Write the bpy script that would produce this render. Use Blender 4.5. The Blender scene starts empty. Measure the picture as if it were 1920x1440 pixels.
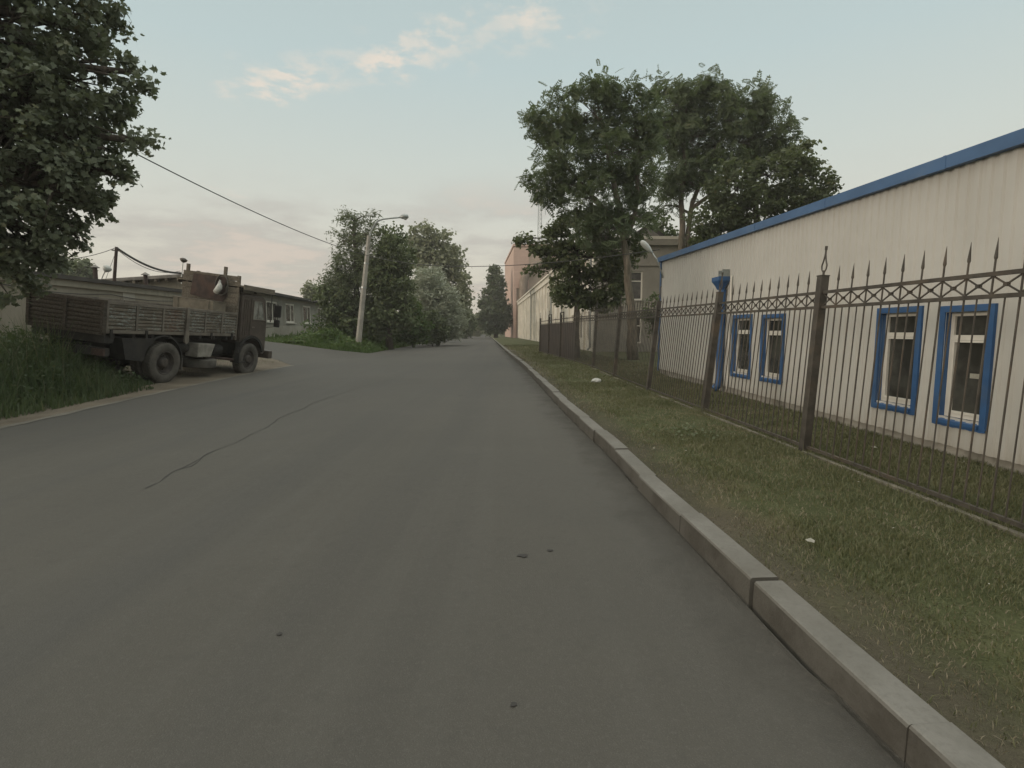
import bpy, bmesh, math, random
import numpy as np
from mathutils import Vector, Matrix
random.seed(7)
RNG = np.random.default_rng(11)
C = bpy.context.scene.collection
PI = math.pi
sc = bpy.context.scene
# ------------------------------------------------------------------ camera
F_PX, CX, CY, EYE = 1000.0, 960.0, 720.0, 1.4
PITCH = math.atan(98 / F_PX)
cd = bpy.data.cameras.new('camera'); cam = bpy.data.objects.new('camera', cd); C.objects.link(cam)
cd.sensor_width = 36; cd.lens = 36 * F_PX / 1920; cd.clip_start = 0.05; cd.clip_end = 3000
cam.location = (0, 0, EYE); cam.rotation_euler = (PI / 2 - PITCH, 0, 0)
sc.camera = cam
# ------------------------------------------------------------------ exposure
sc.view_settings.view_transform = 'Standard'; sc.view_settings.look = 'None'
sc.view_settings.exposure = 0.12; sc.view_settings.gamma = 1.0
sc.view_settings.use_curve_mapping = False
SUN_EL, SUN_AZ = math.radians(9), math.radians(250)      # azimuth clockwise from +Y (north)


class N:
    """small node-tree helper"""
    def __init__(s, nt): s.nt = nt; nt.nodes.clear()
    def n(s, t, **kw):
        nd = s.nt.nodes.new(t)
        ins = kw.pop('ins', {})
        for k, v in kw.items(): setattr(nd, k, v)
        for k, v in ins.items(): s.set(nd.inputs[k], v)
        return nd
    def set(s, sock, v):
        if isinstance(v, bpy.types.NodeSocket): s.nt.links.new(v, sock)
        elif isinstance(v, (tuple, list)) and len(v) == 3 and sock.type == 'RGBA': sock.default_value = (*v, 1)
        else: sock.default_value = v
    def m(s, op, a, b=0.0, c=None, clamp=False):
        nd = s.n('ShaderNodeMath', operation=op, use_clamp=clamp)
        s.set(nd.inputs[0], a); s.set(nd.inputs[1], b)
        if c is not None: s.set(nd.inputs[2], c)
        return nd.outputs[0]
    def mix(s, f, a, b, mode='MIX'):
        nd = s.n('ShaderNodeMix', data_type='RGBA', blend_type=mode)
        s.set(nd.inputs[0], f); s.set(nd.inputs[6], a); s.set(nd.inputs[7], b)
        return nd.outputs[2]
    def ramp(s, f, stops, interp='LINEAR'):
        nd = s.n('ShaderNodeValToRGB'); r = nd.color_ramp; r.interpolation = interp
        while len(r.elements) < len(stops): r.elements.new(0.5)
        for e, (p, c) in zip(r.elements, stops):
            e.position = p; e.color = (*c, 1) if isinstance(c, (tuple, list)) else (c, c, c, 1)
        s.set(nd.inputs[0], f); return nd.outputs[0]
    def noise(s, scale, vec=None, detail=4, rough=0.55, sc3=None):
        nd = s.n('ShaderNodeTexNoise')
        nd.inputs['Scale'].default_value = scale; nd.inputs['Detail'].default_value = detail
        nd.inputs['Roughness'].default_value = rough
        if vec is not None:
            if sc3:
                mp = s.n('ShaderNodeMapping'); mp.inputs['Scale'].default_value = sc3
                s.nt.links.new(vec, mp.inputs['Vector']); vec = mp.outputs[0]
            s.nt.links.new(vec, nd.inputs['Vector'])
        return nd.outputs['Fac']
    def vor(s, scale, vec, feature='F1', out='Distance'):
        nd = s.n('ShaderNodeTexVoronoi', feature=feature); nd.inputs['Scale'].default_value = scale
        s.nt.links.new(vec, nd.inputs['Vector']); return nd.outputs[out]
    def step(s, x, lo, hi):
        nd = s.n('ShaderNodeMapRange', interpolation_type='SMOOTHSTEP')
        s.set(nd.inputs[0], x); nd.inputs[1].default_value = lo; nd.inputs[2].default_value = hi
        return nd.outputs[0]


# ------------------------------------------------------------------ world
def build_world():
    w = bpy.data.worlds.new('World'); sc.world = w; w.use_nodes = True
    g = N(w.node_tree)
    sky = g.n('ShaderNodeTexSky', sky_type='NISHITA', sun_disc=False, sun_elevation=SUN_EL, sun_rotation=SUN_AZ,
              air_density=1.0, dust_density=2.5, ozone_density=1.0)
    tc = g.n('ShaderNodeTexCoord'); d = tc.outputs['Generated']
    sep = g.n('ShaderNodeSeparateXYZ'); g.nt.links.new(d, sep.inputs[0])
    X, Y, Z = sep.outputs
    base = g.ramp(Z, [(0.0, (.68, .59, .49)), (.07, (.72, .665, .55)), (.16, (.70, .685, .60)), (.28, (.635, .685, .635)),
                      (.42, (.54, .645, .645)), (.56, (.50, .60, .60)), (.72, (1.25, 1.28, 1.20)), (1.0, (1.85, 1.82, 1.66))])
    dus = g.n('ShaderNodeVectorMath', operation='DOT_PRODUCT'); g.nt.links.new(d, dus.inputs[0]); dus.inputs[1].default_value = (-.86, -.5, .1)
    base = g.mix(g.step(dus.outputs['Value'], .25, 1.0), base, (1.05, .95, .80))
    # layered mauve clouds low in the sky
    zc = g.m('ADD', Z, .10)
    comb = g.n('ShaderNodeCombineXYZ'); g.set(comb.inputs[0], g.m('DIVIDE', X, zc)); g.set(comb.inputs[1], g.m('DIVIDE', Y, zc))
    uv = comb.outputs[0]
    nl = g.noise(.62, uv, 6, .6)
    lowm = g.m('MULTIPLY', g.step(nl, .42, .56), g.m('SUBTRACT', 1.0, g.step(Z, .16, .30)))
    lowm = g.m('MULTIPLY', lowm, g.step(Z, .015, .05))
    lowm = g.m('MULTIPLY', lowm, .68)
    c1 = g.mix(lowm, base, (.50, .47, .43))
    ed = g.m('MULTIPLY', g.m('MULTIPLY', g.step(nl, .52, .60), g.m('SUBTRACT', 1.0, g.step(nl, .60, .68))), g.m('SUBTRACT', 1.0, g.step(Z, .14, .30)))
    c1 = g.mix(g.m('MULTIPLY', ed, .5), c1, (.82, .68, .57))
    # sunlit puffs in a slanting band
    cb = g.n('ShaderNodeCombineXYZ'); g.set(cb.inputs[0], g.m('DIVIDE', X, Z)); g.set(cb.inputs[1], g.m('DIVIDE', Y, Z))
    pv = cb.outputs[0]
    U, V = g.m('DIVIDE', X, Z), g.m('DIVIDE', Y, Z)
    # line from (-1.19, 2.36) to (.22, 1.80)
    dist = g.m('ADD', g.m('MULTIPLY', g.m('ADD', U, 1.19), .369), g.m('MULTIPLY', g.m('SUBTRACT', V, 2.36), .929))
    al = g.m('ADD', g.m('MULTIPLY', g.m('ADD', U, 1.19), .929), g.m('MULTIPLY', g.m('SUBTRACT', V, 2.36), -.369))
    band = g.m('SUBTRACT', 1.0, g.step(g.m('ABSOLUTE', dist), .02, .34))
    band = g.m('MULTIPLY', band, g.m('MULTIPLY', g.step(al, -.22, .15), g.m('SUBTRACT', 1.0, g.step(al, 1.35, 1.8))))
    n2 = g.noise(8.5, pv, 8, .62)
    puff = g.m('MULTIPLY', g.step(g.m('ADD', n2, g.m('MULTIPLY', band, .22)), .60, .84), band)
    puff = g.m('MULTIPLY', puff, g.m('ADD', .4, g.m('MULTIPLY', g.step(g.noise(2.7, pv, 3, .5), .43, .60), .6)))
    c2 = g.mix(g.m('MULTIPLY', puff, .95), c1, (.84, .76, .66))
    n3 = g.noise(.9, pv, 5, .6)
    wisp = g.m('MULTIPLY', g.step(g.noise(2.1, pv, 6, .6), .60, .74), g.m('MULTIPLY', g.step(n3, .45, .6), g.step(Z, .08, .2)))
    c2 = g.mix(g.m('MULTIPLY', wisp, .38), c2, (.80, .72, .63))
    # strength 0.1: the painted radiances are scaled up tenfold, the physical sky adds its own share
    up = g.n('ShaderNodeVectorMath', operation='SCALE'); g.nt.links.new(c2, up.inputs[0]); up.inputs['Scale'].default_value = 9.2
    col = g.mix(.06, up.outputs[0], sky.outputs[0])
    bg = g.n('ShaderNodeBackground', ins={'Color': col, 'Strength': 0.1})
    out = g.n('ShaderNodeOutputWorld'); g.nt.links.new(bg.outputs[0], out.inputs[0])
build_world()
sl = bpy.data.lights.new('sun', 'SUN'); sun = bpy.data.objects.new('sun', sl); C.objects.link(sun)
sl.energy = 0.95; sl.angle = math.radians(16); sl.color = (1.0, .88, .74)
sdir = Vector((math.sin(SUN_AZ) * math.cos(SUN_EL), math.cos(SUN_AZ) * math.cos(SUN_EL), math.sin(SUN_EL)))
sun.rotation_euler = sdir.to_track_quat('Z', 'Y').to_euler(); sun.location = (-20, -10, 30)

# ------------------------------------------------------------------ ground height and sight lines
KY = [(-60, 0.0), (4, 0.0), (20, .155), (60, .2), (900, .2)]
def base_z(y):
    for (a, za), (b, zb) in zip(KY, KY[1:]):
        if y <= b: return za + (zb - za) * max(0, (y - a)) / (b - a)
    return .2
def gz(x, y):
    return base_z(y) + .1 * min(max(0.0, -8.3 - x), 9.0)
SP, CP = math.sin(PITCH), math.cos(PITCH)
def ray(px, py):
    u, v = (px - CX) / F_PX, -(py - CY) / F_PX
    return Vector((u, CP + v * SP, -SP + v * CP))
def P(px, py, Y):                       # point at distance Y seen at pixel
    d = ray(px, py); return Vector((0, 0, EYE)) + d * (Y / d.y)
def G(px, py, up=0.0):                  # point on the ground
    d = ray(px, py); z = 0.0
    for _ in range(60):
        t = (EYE - z - up) / -d.z if d.z < -1e-4 else 900
        z = .5 * z + .5 * gz(d.x * t, d.y * t)
    return Vector((d.x * t, d.y * t, z + up))

# ------------------------------------------------------------------ mesh helpers
class MB:
    def __init__(s): s.v = []; s.f = []; s.mi = []
    def add(s, vs, fs, mi=0):
        o = len(s.v); s.v += [tuple(v) for v in vs]; s.f += [tuple(i + o for i in f) for f in fs]; s.mi += [mi] * len(fs)
    def box(s, x0, x1, y0, y1, z0, z1, mi=0):
        s.add([(x, y, z) for z in (z0, z1) for y in (y0, y1) for x in (x0, x1)],
              [(0, 2, 3, 1), (4, 5, 7, 6), (0, 1, 5, 4), (2, 6, 7, 3), (0, 4, 6, 2), (1, 3, 7, 5)], mi)
    def beam(s, a, b, w, h=None, up=(0, 0, 1), mi=0):      # box along a-b
        a, b = Vector(a), Vector(b); h = h or w
        d = (b - a).normalized(); u = Vector(up)
        if abs(d.dot(u)) > .95: u = Vector((1, 0, 0))
        sx = d.cross(u).normalized() * (w / 2); uz = sx.cross(d).normalized() * (h / 2)
        s.add([p + q for p in (a, b) for q in (-sx - uz, sx - uz, sx + uz, -sx + uz)],
              [(0, 3, 2, 1), (4, 5, 6, 7), (0, 1, 5, 4), (1, 2, 6, 5), (2, 3, 7, 6), (3, 0, 4, 7)], mi)
    def tube(s, pts, r, n=8, cap=True, mi=0):
        pts = [Vector(p) for p in pts]; rs = r if isinstance(r, (list, tuple)) else [r] * len(pts)
        o = len(s.v); u = None
        for i, p in enumerate(pts):
            d = (pts[min(i + 1, len(pts) - 1)] - pts[max(i - 1, 0)]).normalized()
            if u is None: u = d.orthogonal().normalized()
            else: u = (u - d * u.dot(d)); u = u.normalized() if u.length > 1e-6 else d.orthogonal().normalized()
            w = d.cross(u)
            for k in range(n):
                a = 2 * PI * k / n; s.v.append(tuple(p + (u * math.cos(a) + w * math.sin(a)) * rs[i]))
        for i in range(len(pts) - 1):
            for k in range(n):
                s.f.append((o + i * n + k, o + i * n + (k + 1) % n, o + (i + 1) * n + (k + 1) % n, o + (i + 1) * n + k)); s.mi.append(mi)
        if cap:
            s.f.append(tuple(o + k for k in range(n))[::-1]); s.mi.append(mi)
            s.f.append(tuple(o + (len(pts) - 1) * n + k for k in range(n))); s.mi.append(mi)
    def lathe(s, prof, n=24, axis='z', c=(0, 0, 0), mi=0, a0=0, a1=2 * PI):   # prof: (radius, height)
        o = len(s.v); full = abs(a1 - a0 - 2 * PI) < 1e-6; m = n if full else n + 1
        for (r, h) in prof:
            for k in range(m):
                a = a0 + (a1 - a0) * k / n; x, y = r * math.cos(a), r * math.sin(a)
                p = (x, y, h) if axis == 'z' else ((x, h, y) if axis == 'y' else (h, x, y))
                s.v.append((p[0] + c[0], p[1] + c[1], p[2] + c[2]))
        for i in range(len(prof) - 1):
            for k in range(n):
                k2 = (k + 1) % m
                s.f.append((o + i * m + k, o + i * m + k2, o + (i + 1) * m + k2, o + (i + 1) * m + k)); s.mi.append(mi)
    def prism(s, poly, y0, y1, plane='xz', mi=0):          # polygon in xz (or xy / yz) extruded
        n = len(poly)
        def f(p, h): return {'xz': (p[0], h, p[1]), 'xy': (p[0], p[1], h), 'yz': (h, p[0], p[1])}[plane]
        vs = [f(p, y0) for p in poly] + [f(p, y1) for p in poly]
        s.add(vs, [tuple(range(n)), tuple(range(2 * n - 1, n - 1, -1))] + [(i, (i + 1) % n, n + (i + 1) % n, n + i) for i in range(n)], mi)
    def build(s, name, mat, parent=None, smooth=False, bevel=0, fix=True):
        me = bpy.data.meshes.new(name); me.from_pydata(s.v, [], s.f)
        mats = mat if isinstance(mat, (list, tuple)) else [mat]
        for m in mats: me.materials.append(m)
        if len(mats) > 1: me.polygons.foreach_set('material_index', s.mi)
        if fix:
            bm = bmesh.new(); bm.from_mesh(me); bmesh.ops.recalc_face_normals(bm, faces=bm.faces); bm.to_mesh(me); bm.free()
        if smooth:
            me.polygons.foreach_set('use_smooth', [True] * len(me.polygons))
            if smooth == 'auto':
                try: me.set_sharp_from_angle(angle=math.radians(38))
                except Exception: pass
        me.update()
        o = bpy.data.objects.new(name, me); C.objects.link(o)
        if bevel:
            b = o.modifiers.new('bevel', 'BEVEL'); b.width = bevel; b.segments = 2; b.limit_method = 'ANGLE'; b.angle_limit = math.radians(40)
        if parent: o.parent = parent
        return o

def np_mesh(name, V, Fs, mat, parent=None, smooth=False):
    """V (n,3); Fs (m,k) equal-size faces"""
    me = bpy.data.meshes.new(name)
    V = np.asarray(V, dtype=np.float32); Fs = np.asarray(Fs, dtype=np.int32); m, k = Fs.shape
    me.vertices.add(len(V)); me.vertices.foreach_set('co', V.ravel())
    me.loops.add(m * k); me.loops.foreach_set('vertex_index', Fs.ravel())
    me.polygons.add(m); me.polygons.foreach_set('loop_start', np.arange(0, m * k, k, dtype=np.int32))
    try: me.polygons.foreach_set('loop_total', np.full(m, k, dtype=np.int32))
    except Exception: pass
    if smooth: me.polygons.foreach_set('use_smooth', np.ones(m, dtype=bool))
    me.materials.append(mat); me.update(calc_edges=True); me.validate()
    o = bpy.data.objects.new(name, me); C.objects.link(o)
    if parent: o.parent = parent
    return o

def tag(o, label=None, cat=None, group=None, kind=None):
    if label: o['label'] = label
    if cat: o['category'] = cat
    if group: o['group'] = group
    if kind: o['kind'] = kind
    return o
def empty(name, loc, rot=(0, 0, 0), label=None, cat=None, group=None):
    o = bpy.data.objects.new(name, None); C.objects.link(o); o.location = loc; o.rotation_euler = rot
    o.empty_display_size = .2
    return tag(o, label, cat, group)
def copy_tree(o, parent=None):
    kids = [c for c in C.objects if c.parent == o]
    c = o.copy(); C.objects.link(c); c.parent = parent
    for k in kids: copy_tree(k, c)
    return c

# ------------------------------------------------------------------ materials
def mat(name, fn, **kw):
    m = bpy.data.materials.new(name); m.use_nodes = True; g = N(m.node_tree)
    b = g.n('ShaderNodeBsdfPrincipled'); out = g.n('ShaderNodeOutputMaterial'); g.nt.links.new(b.outputs[0], out.inputs[0])
    tc = g.n('ShaderNodeTexCoord'); g.O = tc.outputs['Object']
    gm = g.n('ShaderNodeNewGeometry'); g.P = gm.outputs['Position']; g.isl = gm.outputs['Random Per Island']; g.Nn = gm.outputs['Normal']
    oi = g.n('ShaderNodeObjectInfo'); g.orand = oi.outputs['Random']
    g.b = b; g.out = out
    fn(g, b, **kw); return m
def bump(g, h, strength=.3, dist=.01):
    nd = g.n('ShaderNodeBump'); nd.inputs['Strength'].default_value = strength; nd.inputs['Distance'].default_value = dist
    g.nt.links.new(h, nd.inputs['Height']); g.nt.links.new(nd.outputs[0], g.b.inputs['Normal'])
def plain(g, b, col=(.5, .5, .5), rough=.6, metal=0.0, var=.15, scale=6, dirt=None, dirt_amt=.3, bmp=0, spec=.5):
    n = g.noise(scale, g.O, 5)
    c = g.mix(g.step(n, .35, .65), tuple(x * (1 - var) for x in col), tuple(min(1, x * (1 + var)) for x in col))
    if dirt:
        n2 = g.noise(scale * .35, g.O, 6, .65)
        c = g.mix(g.m('MULTIPLY', g.step(n2, .48, .68), dirt_amt), c, dirt)
    g.set(b.inputs['Base Color'], c); b.inputs['Roughness'].default_value = rough; b.inputs['Metallic'].default_value = metal
    b.inputs['Specular IOR Level'].default_value = spec
    if bmp: bump(g, g.noise(scale * 8, g.O, 4), bmp, .01)

def m_asphalt(g, b):
    p = g.P
    big = g.noise(.16, p, 4); mid = g.noise(1.1, p, 5, .6); fine = g.noise(160, p, 3, .7)
    long_ = g.noise(1.0, p, 4, .5, (1.1, .045, 1))
    c = g.mix(g.step(big, .3, .7), (.076, .072, .062), (.094, .089, .076))
    c = g.mix(g.m('MULTIPLY', g.step(long_, .45, .75), .5), c, (.062, .061, .057))
    c = g.mix(g.m('MULTIPLY', g.step(mid, .52, .75), .25), c, (.105, .100, .088))
    st = g.vor(150, p); c = g.mix(g.m('MULTIPLY', g.step(st, .18, .42), .28), (.19, .185, .175), c) if False else g.mix(g.m('MULTIPLY', g.m('SUBTRACT', 1.0, g.step(st, .12, .30)), .45), c, (.16, .155, .14))
    c = g.mix(g.m('MULTIPLY', g.step(fine, .45, .7), .35), c, (.045, .045, .042))
    tr = g.noise(3.4, p, 5, .6, (1, .03, 1)); c = g.mix(g.m('MULTIPLY', g.step(tr, .48, .66), .14), c, (.110, .107, .096))
    mo = g.noise(9, p, 5, .75); c = g.mix(g.m('MULTIPLY', g.step(mo, .50, .70), .28), c, (.056, .054, .049))
    gr = g.noise(38, p, 4, .8); c = g.mix(g.m('MULTIPLY', g.step(gr, .52, .66), .26), c, (.125, .121, .110))
    pa = g.noise(.32, p, 2, .4); c = g.mix(g.m('MULTIPLY', g.step(pa, .52, .56), .14), c, (.058, .057, .054))
    # a few darker oil blots
    ob = g.noise(.75, p, 3, .5)
    c = g.mix(g.m('MULTIPLY', g.step(ob, .66, .74), .25), c, (.06, .058, .056))
    g.set(b.inputs['Base Color'], c); b.inputs['Roughness'].default_value = .85; b.inputs['Specular IOR Level'].default_value = .3
    bump(g, g.m('ADD', fine, g.m('MULTIPLY', st, .6)), .5, .004)
def m_crackfill(g, b):
    b.inputs['Base Color'].default_value = (.042, .040, .037, 1); b.inputs['Roughness'].default_value = .95
def m_grassland(g, b, dry=.5):
    p = g.P
    n1 = g.noise(.9, p, 6, .65); n2 = g.noise(5, p, 5, .7); n3 = g.noise(60, p, 3, .7)
    c = g.mix(g.step(n2, .3, .7), (.070, .080, .036), (.105, .115, .055))
    c = g.mix(g.m('MULTIPLY', g.step(n1, .50, .68), dry), c, (.18, .145, .085))
    c = g.mix(g.m('MULTIPLY', g.step(n3, .4, .7), .5), c, (.04, .045, .02))
    g.set(b.inputs['Base Color'], c); b.inputs['Roughness'].default_value = .95; b.inputs['Specular IOR Level'].default_value = .15
    bump(g, g.m('ADD', n3, n2), .8, .03)
def m_dirt(g, b, col=(.17, .145, .11)):
    p = g.P
    n1 = g.noise(1.2, p, 6, .6); n3 = g.noise(45, p, 4, .75); st = g.vor(26, p)
    c = g.mix(g.step(n1, .3, .7), tuple(x * .72 for x in col), tuple(x * 1.2 for x in col))
    c = g.mix(g.m('MULTIPLY', g.step(n3, .35, .75), .5), c, tuple(x * .5 for x in col))
    c = g.mix(g.m('MULTIPLY', g.m('SUBTRACT', 1.0, g.step(st, .10, .25)), .5), c, tuple(min(1, x * 1.7) for x in col))
    g.set(b.inputs['Base Color'], c); b.inputs['Roughness'].default_value = .95; b.inputs['Specular IOR Level'].default_value = .2
    bump(g, g.m('ADD', n3, st), .7, .02)
def m_gutter(g, b, col=(.125, .118, .102)):
    m_dirt(g, b, col=col)
    a = g.n('ShaderNodeAttribute', attribute_name='fade').outputs['Fac']; n = g.noise(2.2, g.P, 5, .65)
    f = g.m('MULTIPLY', g.step(g.m('ADD', a, g.m('MULTIPLY', g.m('SUBTRACT', n, .5), 1.3)), .15, 1.2), .6)
    t = g.n('ShaderNodeBsdfTransparent'); mx = g.n('ShaderNodeMixShader'); g.set(mx.inputs[0], f)
    g.nt.links.new(t.outputs[0], mx.inputs[1]); g.nt.links.new(b.outputs[0], mx.inputs[2]); g.nt.links.new(mx.outputs[0], g.out.inputs[0])
def m_leaf(g, b, col=(.05, .075, .025), col2=(.08, .11, .04), trans=.35, clump=.5):
    nt = g.nt
    n = g.noise(clump, g.O, 4, .6)
    c = g.mix(g.step(n, .35, .65), col, col2)
    c = g.mix(g.m('MULTIPLY', g.isl, .55), c, tuple(x * 1.5 for x in col2))
    c = g.mix(g.m('MULTIPLY', g.step(g.isl, .93, 1.0), .5), c, (.16, .13, .05))
    g.set(b.inputs['Base Color'], c); b.inputs['Roughness'].default_value = .55; b.inputs['Specular IOR Level'].default_value = .3
    t = g.n('ShaderNodeBsdfTranslucent'); g.set(t.inputs['Color'], g.mix(.5, c, (.12, .16, .03)))
    mx = g.n('ShaderNodeMixShader'); mx.inputs[0].default_value = trans
    nt.links.new(b.outputs[0], mx.inputs[1]); nt.links.new(t.outputs[0], mx.inputs[2]); nt.links.new(mx.outputs[0], g.out.inputs[0])
def m_bark(g, b, col=(.085, .07, .055)):
    n = g.noise(5, g.O, 6, .7, (3, 3, .5)); n2 = g.noise(1.3, g.O, 3)
    c = g.mix(g.step(n, .3, .7), tuple(x * .45 for x in col), tuple(x * 1.3 for x in col))
    c = g.mix(g.m('MULTIPLY', g.step(n2, .5, .7), .4), c, (.09, .1, .06))
    g.set(b.inputs['Base Color'], c); b.inputs['Roughness'].default_value = .95; bump(g, n, .9, .03)
def m_siding(g, b):
    # painted profiled steel; rust-brown run-off from the eave and splash dirt near the ground (object z)
    sep = g.n('ShaderNodeSeparateXYZ'); g.nt.links.new(g.O, sep.inputs[0])
    run = g.noise(24, g.O, 6, .65, (1, 1, .035)); blot = g.noise(.8, g.O, 5, .6)
    c = g.mix(g.step(blot, .3, .7), (.455, .445, .410), (.51, .50, .465))
    up = g.step(sep.outputs[2], 2.6, 3.6)
    c = g.mix(g.m('MULTIPLY', g.m('MULTIPLY', up, g.step(run, .48, .7)), .5), c, (.36, .30, .24))
    c = g.mix(g.m('MULTIPLY', g.step(run, .55, .8), .16), c, (.36, .31, .25))
    lo = g.m('SUBTRACT', 1.0, g.step(g.m('ADD', sep.outputs[2], g.m('MULTIPLY', run, .5)), .25, .75))
    c = g.mix(g.m('MULTIPLY', lo, .55), c, (.30, .26, .20))
    g.set(b.inputs['Base Color'], c); b.inputs['Roughness'].default_value = .55; b.inputs['Specular IOR Level'].default_value = .35
def m_planks(g, b, col=(.13, .12, .11), paint=(.16, .22, .24), amt=.5, grain=(1, 12, 12), rough=.85, rust=(.12, .06, .035)):
    n = g.noise(2.2, g.O, 6, .7, grain); n2 = g.noise(2.6, g.O, 6, .7); n4 = g.noise(11, g.O, 5, .75, (1, 1, 2.5)); n3 = g.noise(.9, g.O, 4)
    c = g.mix(g.step(n, .3, .7), tuple(x * .5 for x in col), tuple(x * 1.35 for x in col))
    pm = g.m('MULTIPLY', g.step(n4, .47, .60), g.step(n2, .40, .58))
    c = g.mix(g.m('MULTIPLY', pm, amt), c, paint)
    c = g.mix(g.m('MULTIPLY', g.step(n3, .50, .66), .55), c, rust)
    g.set(b.inputs['Base Color'], c); b.inputs['Roughness'].default_value = rough; b.inputs['Specular IOR Level'].default_value = .25
    bump(g, g.m('ADD', n, n4), .5, .01)
def m_pane(g, b, col=(.02, .022, .022), rough=.06, film=0.0):
    n = g.noise(3, g.O, 4, .6)
    c = g.mix(g.step(n, .35, .65), col, tuple(x * 2.2 for x in col))
    g.set(b.inputs['Base Color'], c); b.inputs['Roughness'].default_value = rough; b.inputs['Specular IOR Level'].default_value = .5
def m_stucco(g, b, col=(.4, .38, .33), dark=(.2, .18, .15), amt=.45, panels=None):
    n = g.noise(.6, g.O, 6, .65); n2 = g.noise(5, g.O, 5, .7, (1, 1, .25)); n3 = g.noise(40, g.O, 3)
    c = g.mix(g.step(n, .3, .7), tuple(x * .85 for x in col), tuple(x * 1.12 for x in col))
    c = g.mix(g.m('MULTIPLY', g.step(n2, .5, .72), amt), c, dark)
    g.set(b.inputs['Base Color'], c); b.inputs['Roughness'].default_value = .92; b.inputs['Specular IOR Level'].default_value = .2
    bump(g, n3, .3, .01)
def m_brick(g, b, c1=(.36, .24, .18), c2=(.42, .30, .23), mortar=(.36, .30, .25), scale=4.0):
    mp = g.n('ShaderNodeMapping'); mp.inputs['Rotation'].default_value = (PI / 2, 0, 0); g.nt.links.new(g.O, mp.inputs[0])
    br = g.n('ShaderNodeTexBrick'); g.nt.links.new(mp.outputs[0], br.inputs['Vector']); br.inputs['Scale'].default_value = scale
    g.set(br.inputs['Color1'], c1); g.set(br.inputs['Color2'], c2); g.set(br.inputs['Mortar'], mortar)
    n = g.noise(.25, g.O, 5, .6)
    c = g.mix(g.m('MULTIPLY', g.step(n, .42, .65), .4), br.outputs['Color'], tuple(x * .7 for x in c1))
    g.set(b.inputs['Base Color'], c); b.inputs['Roughness'].default_value = .9

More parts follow.
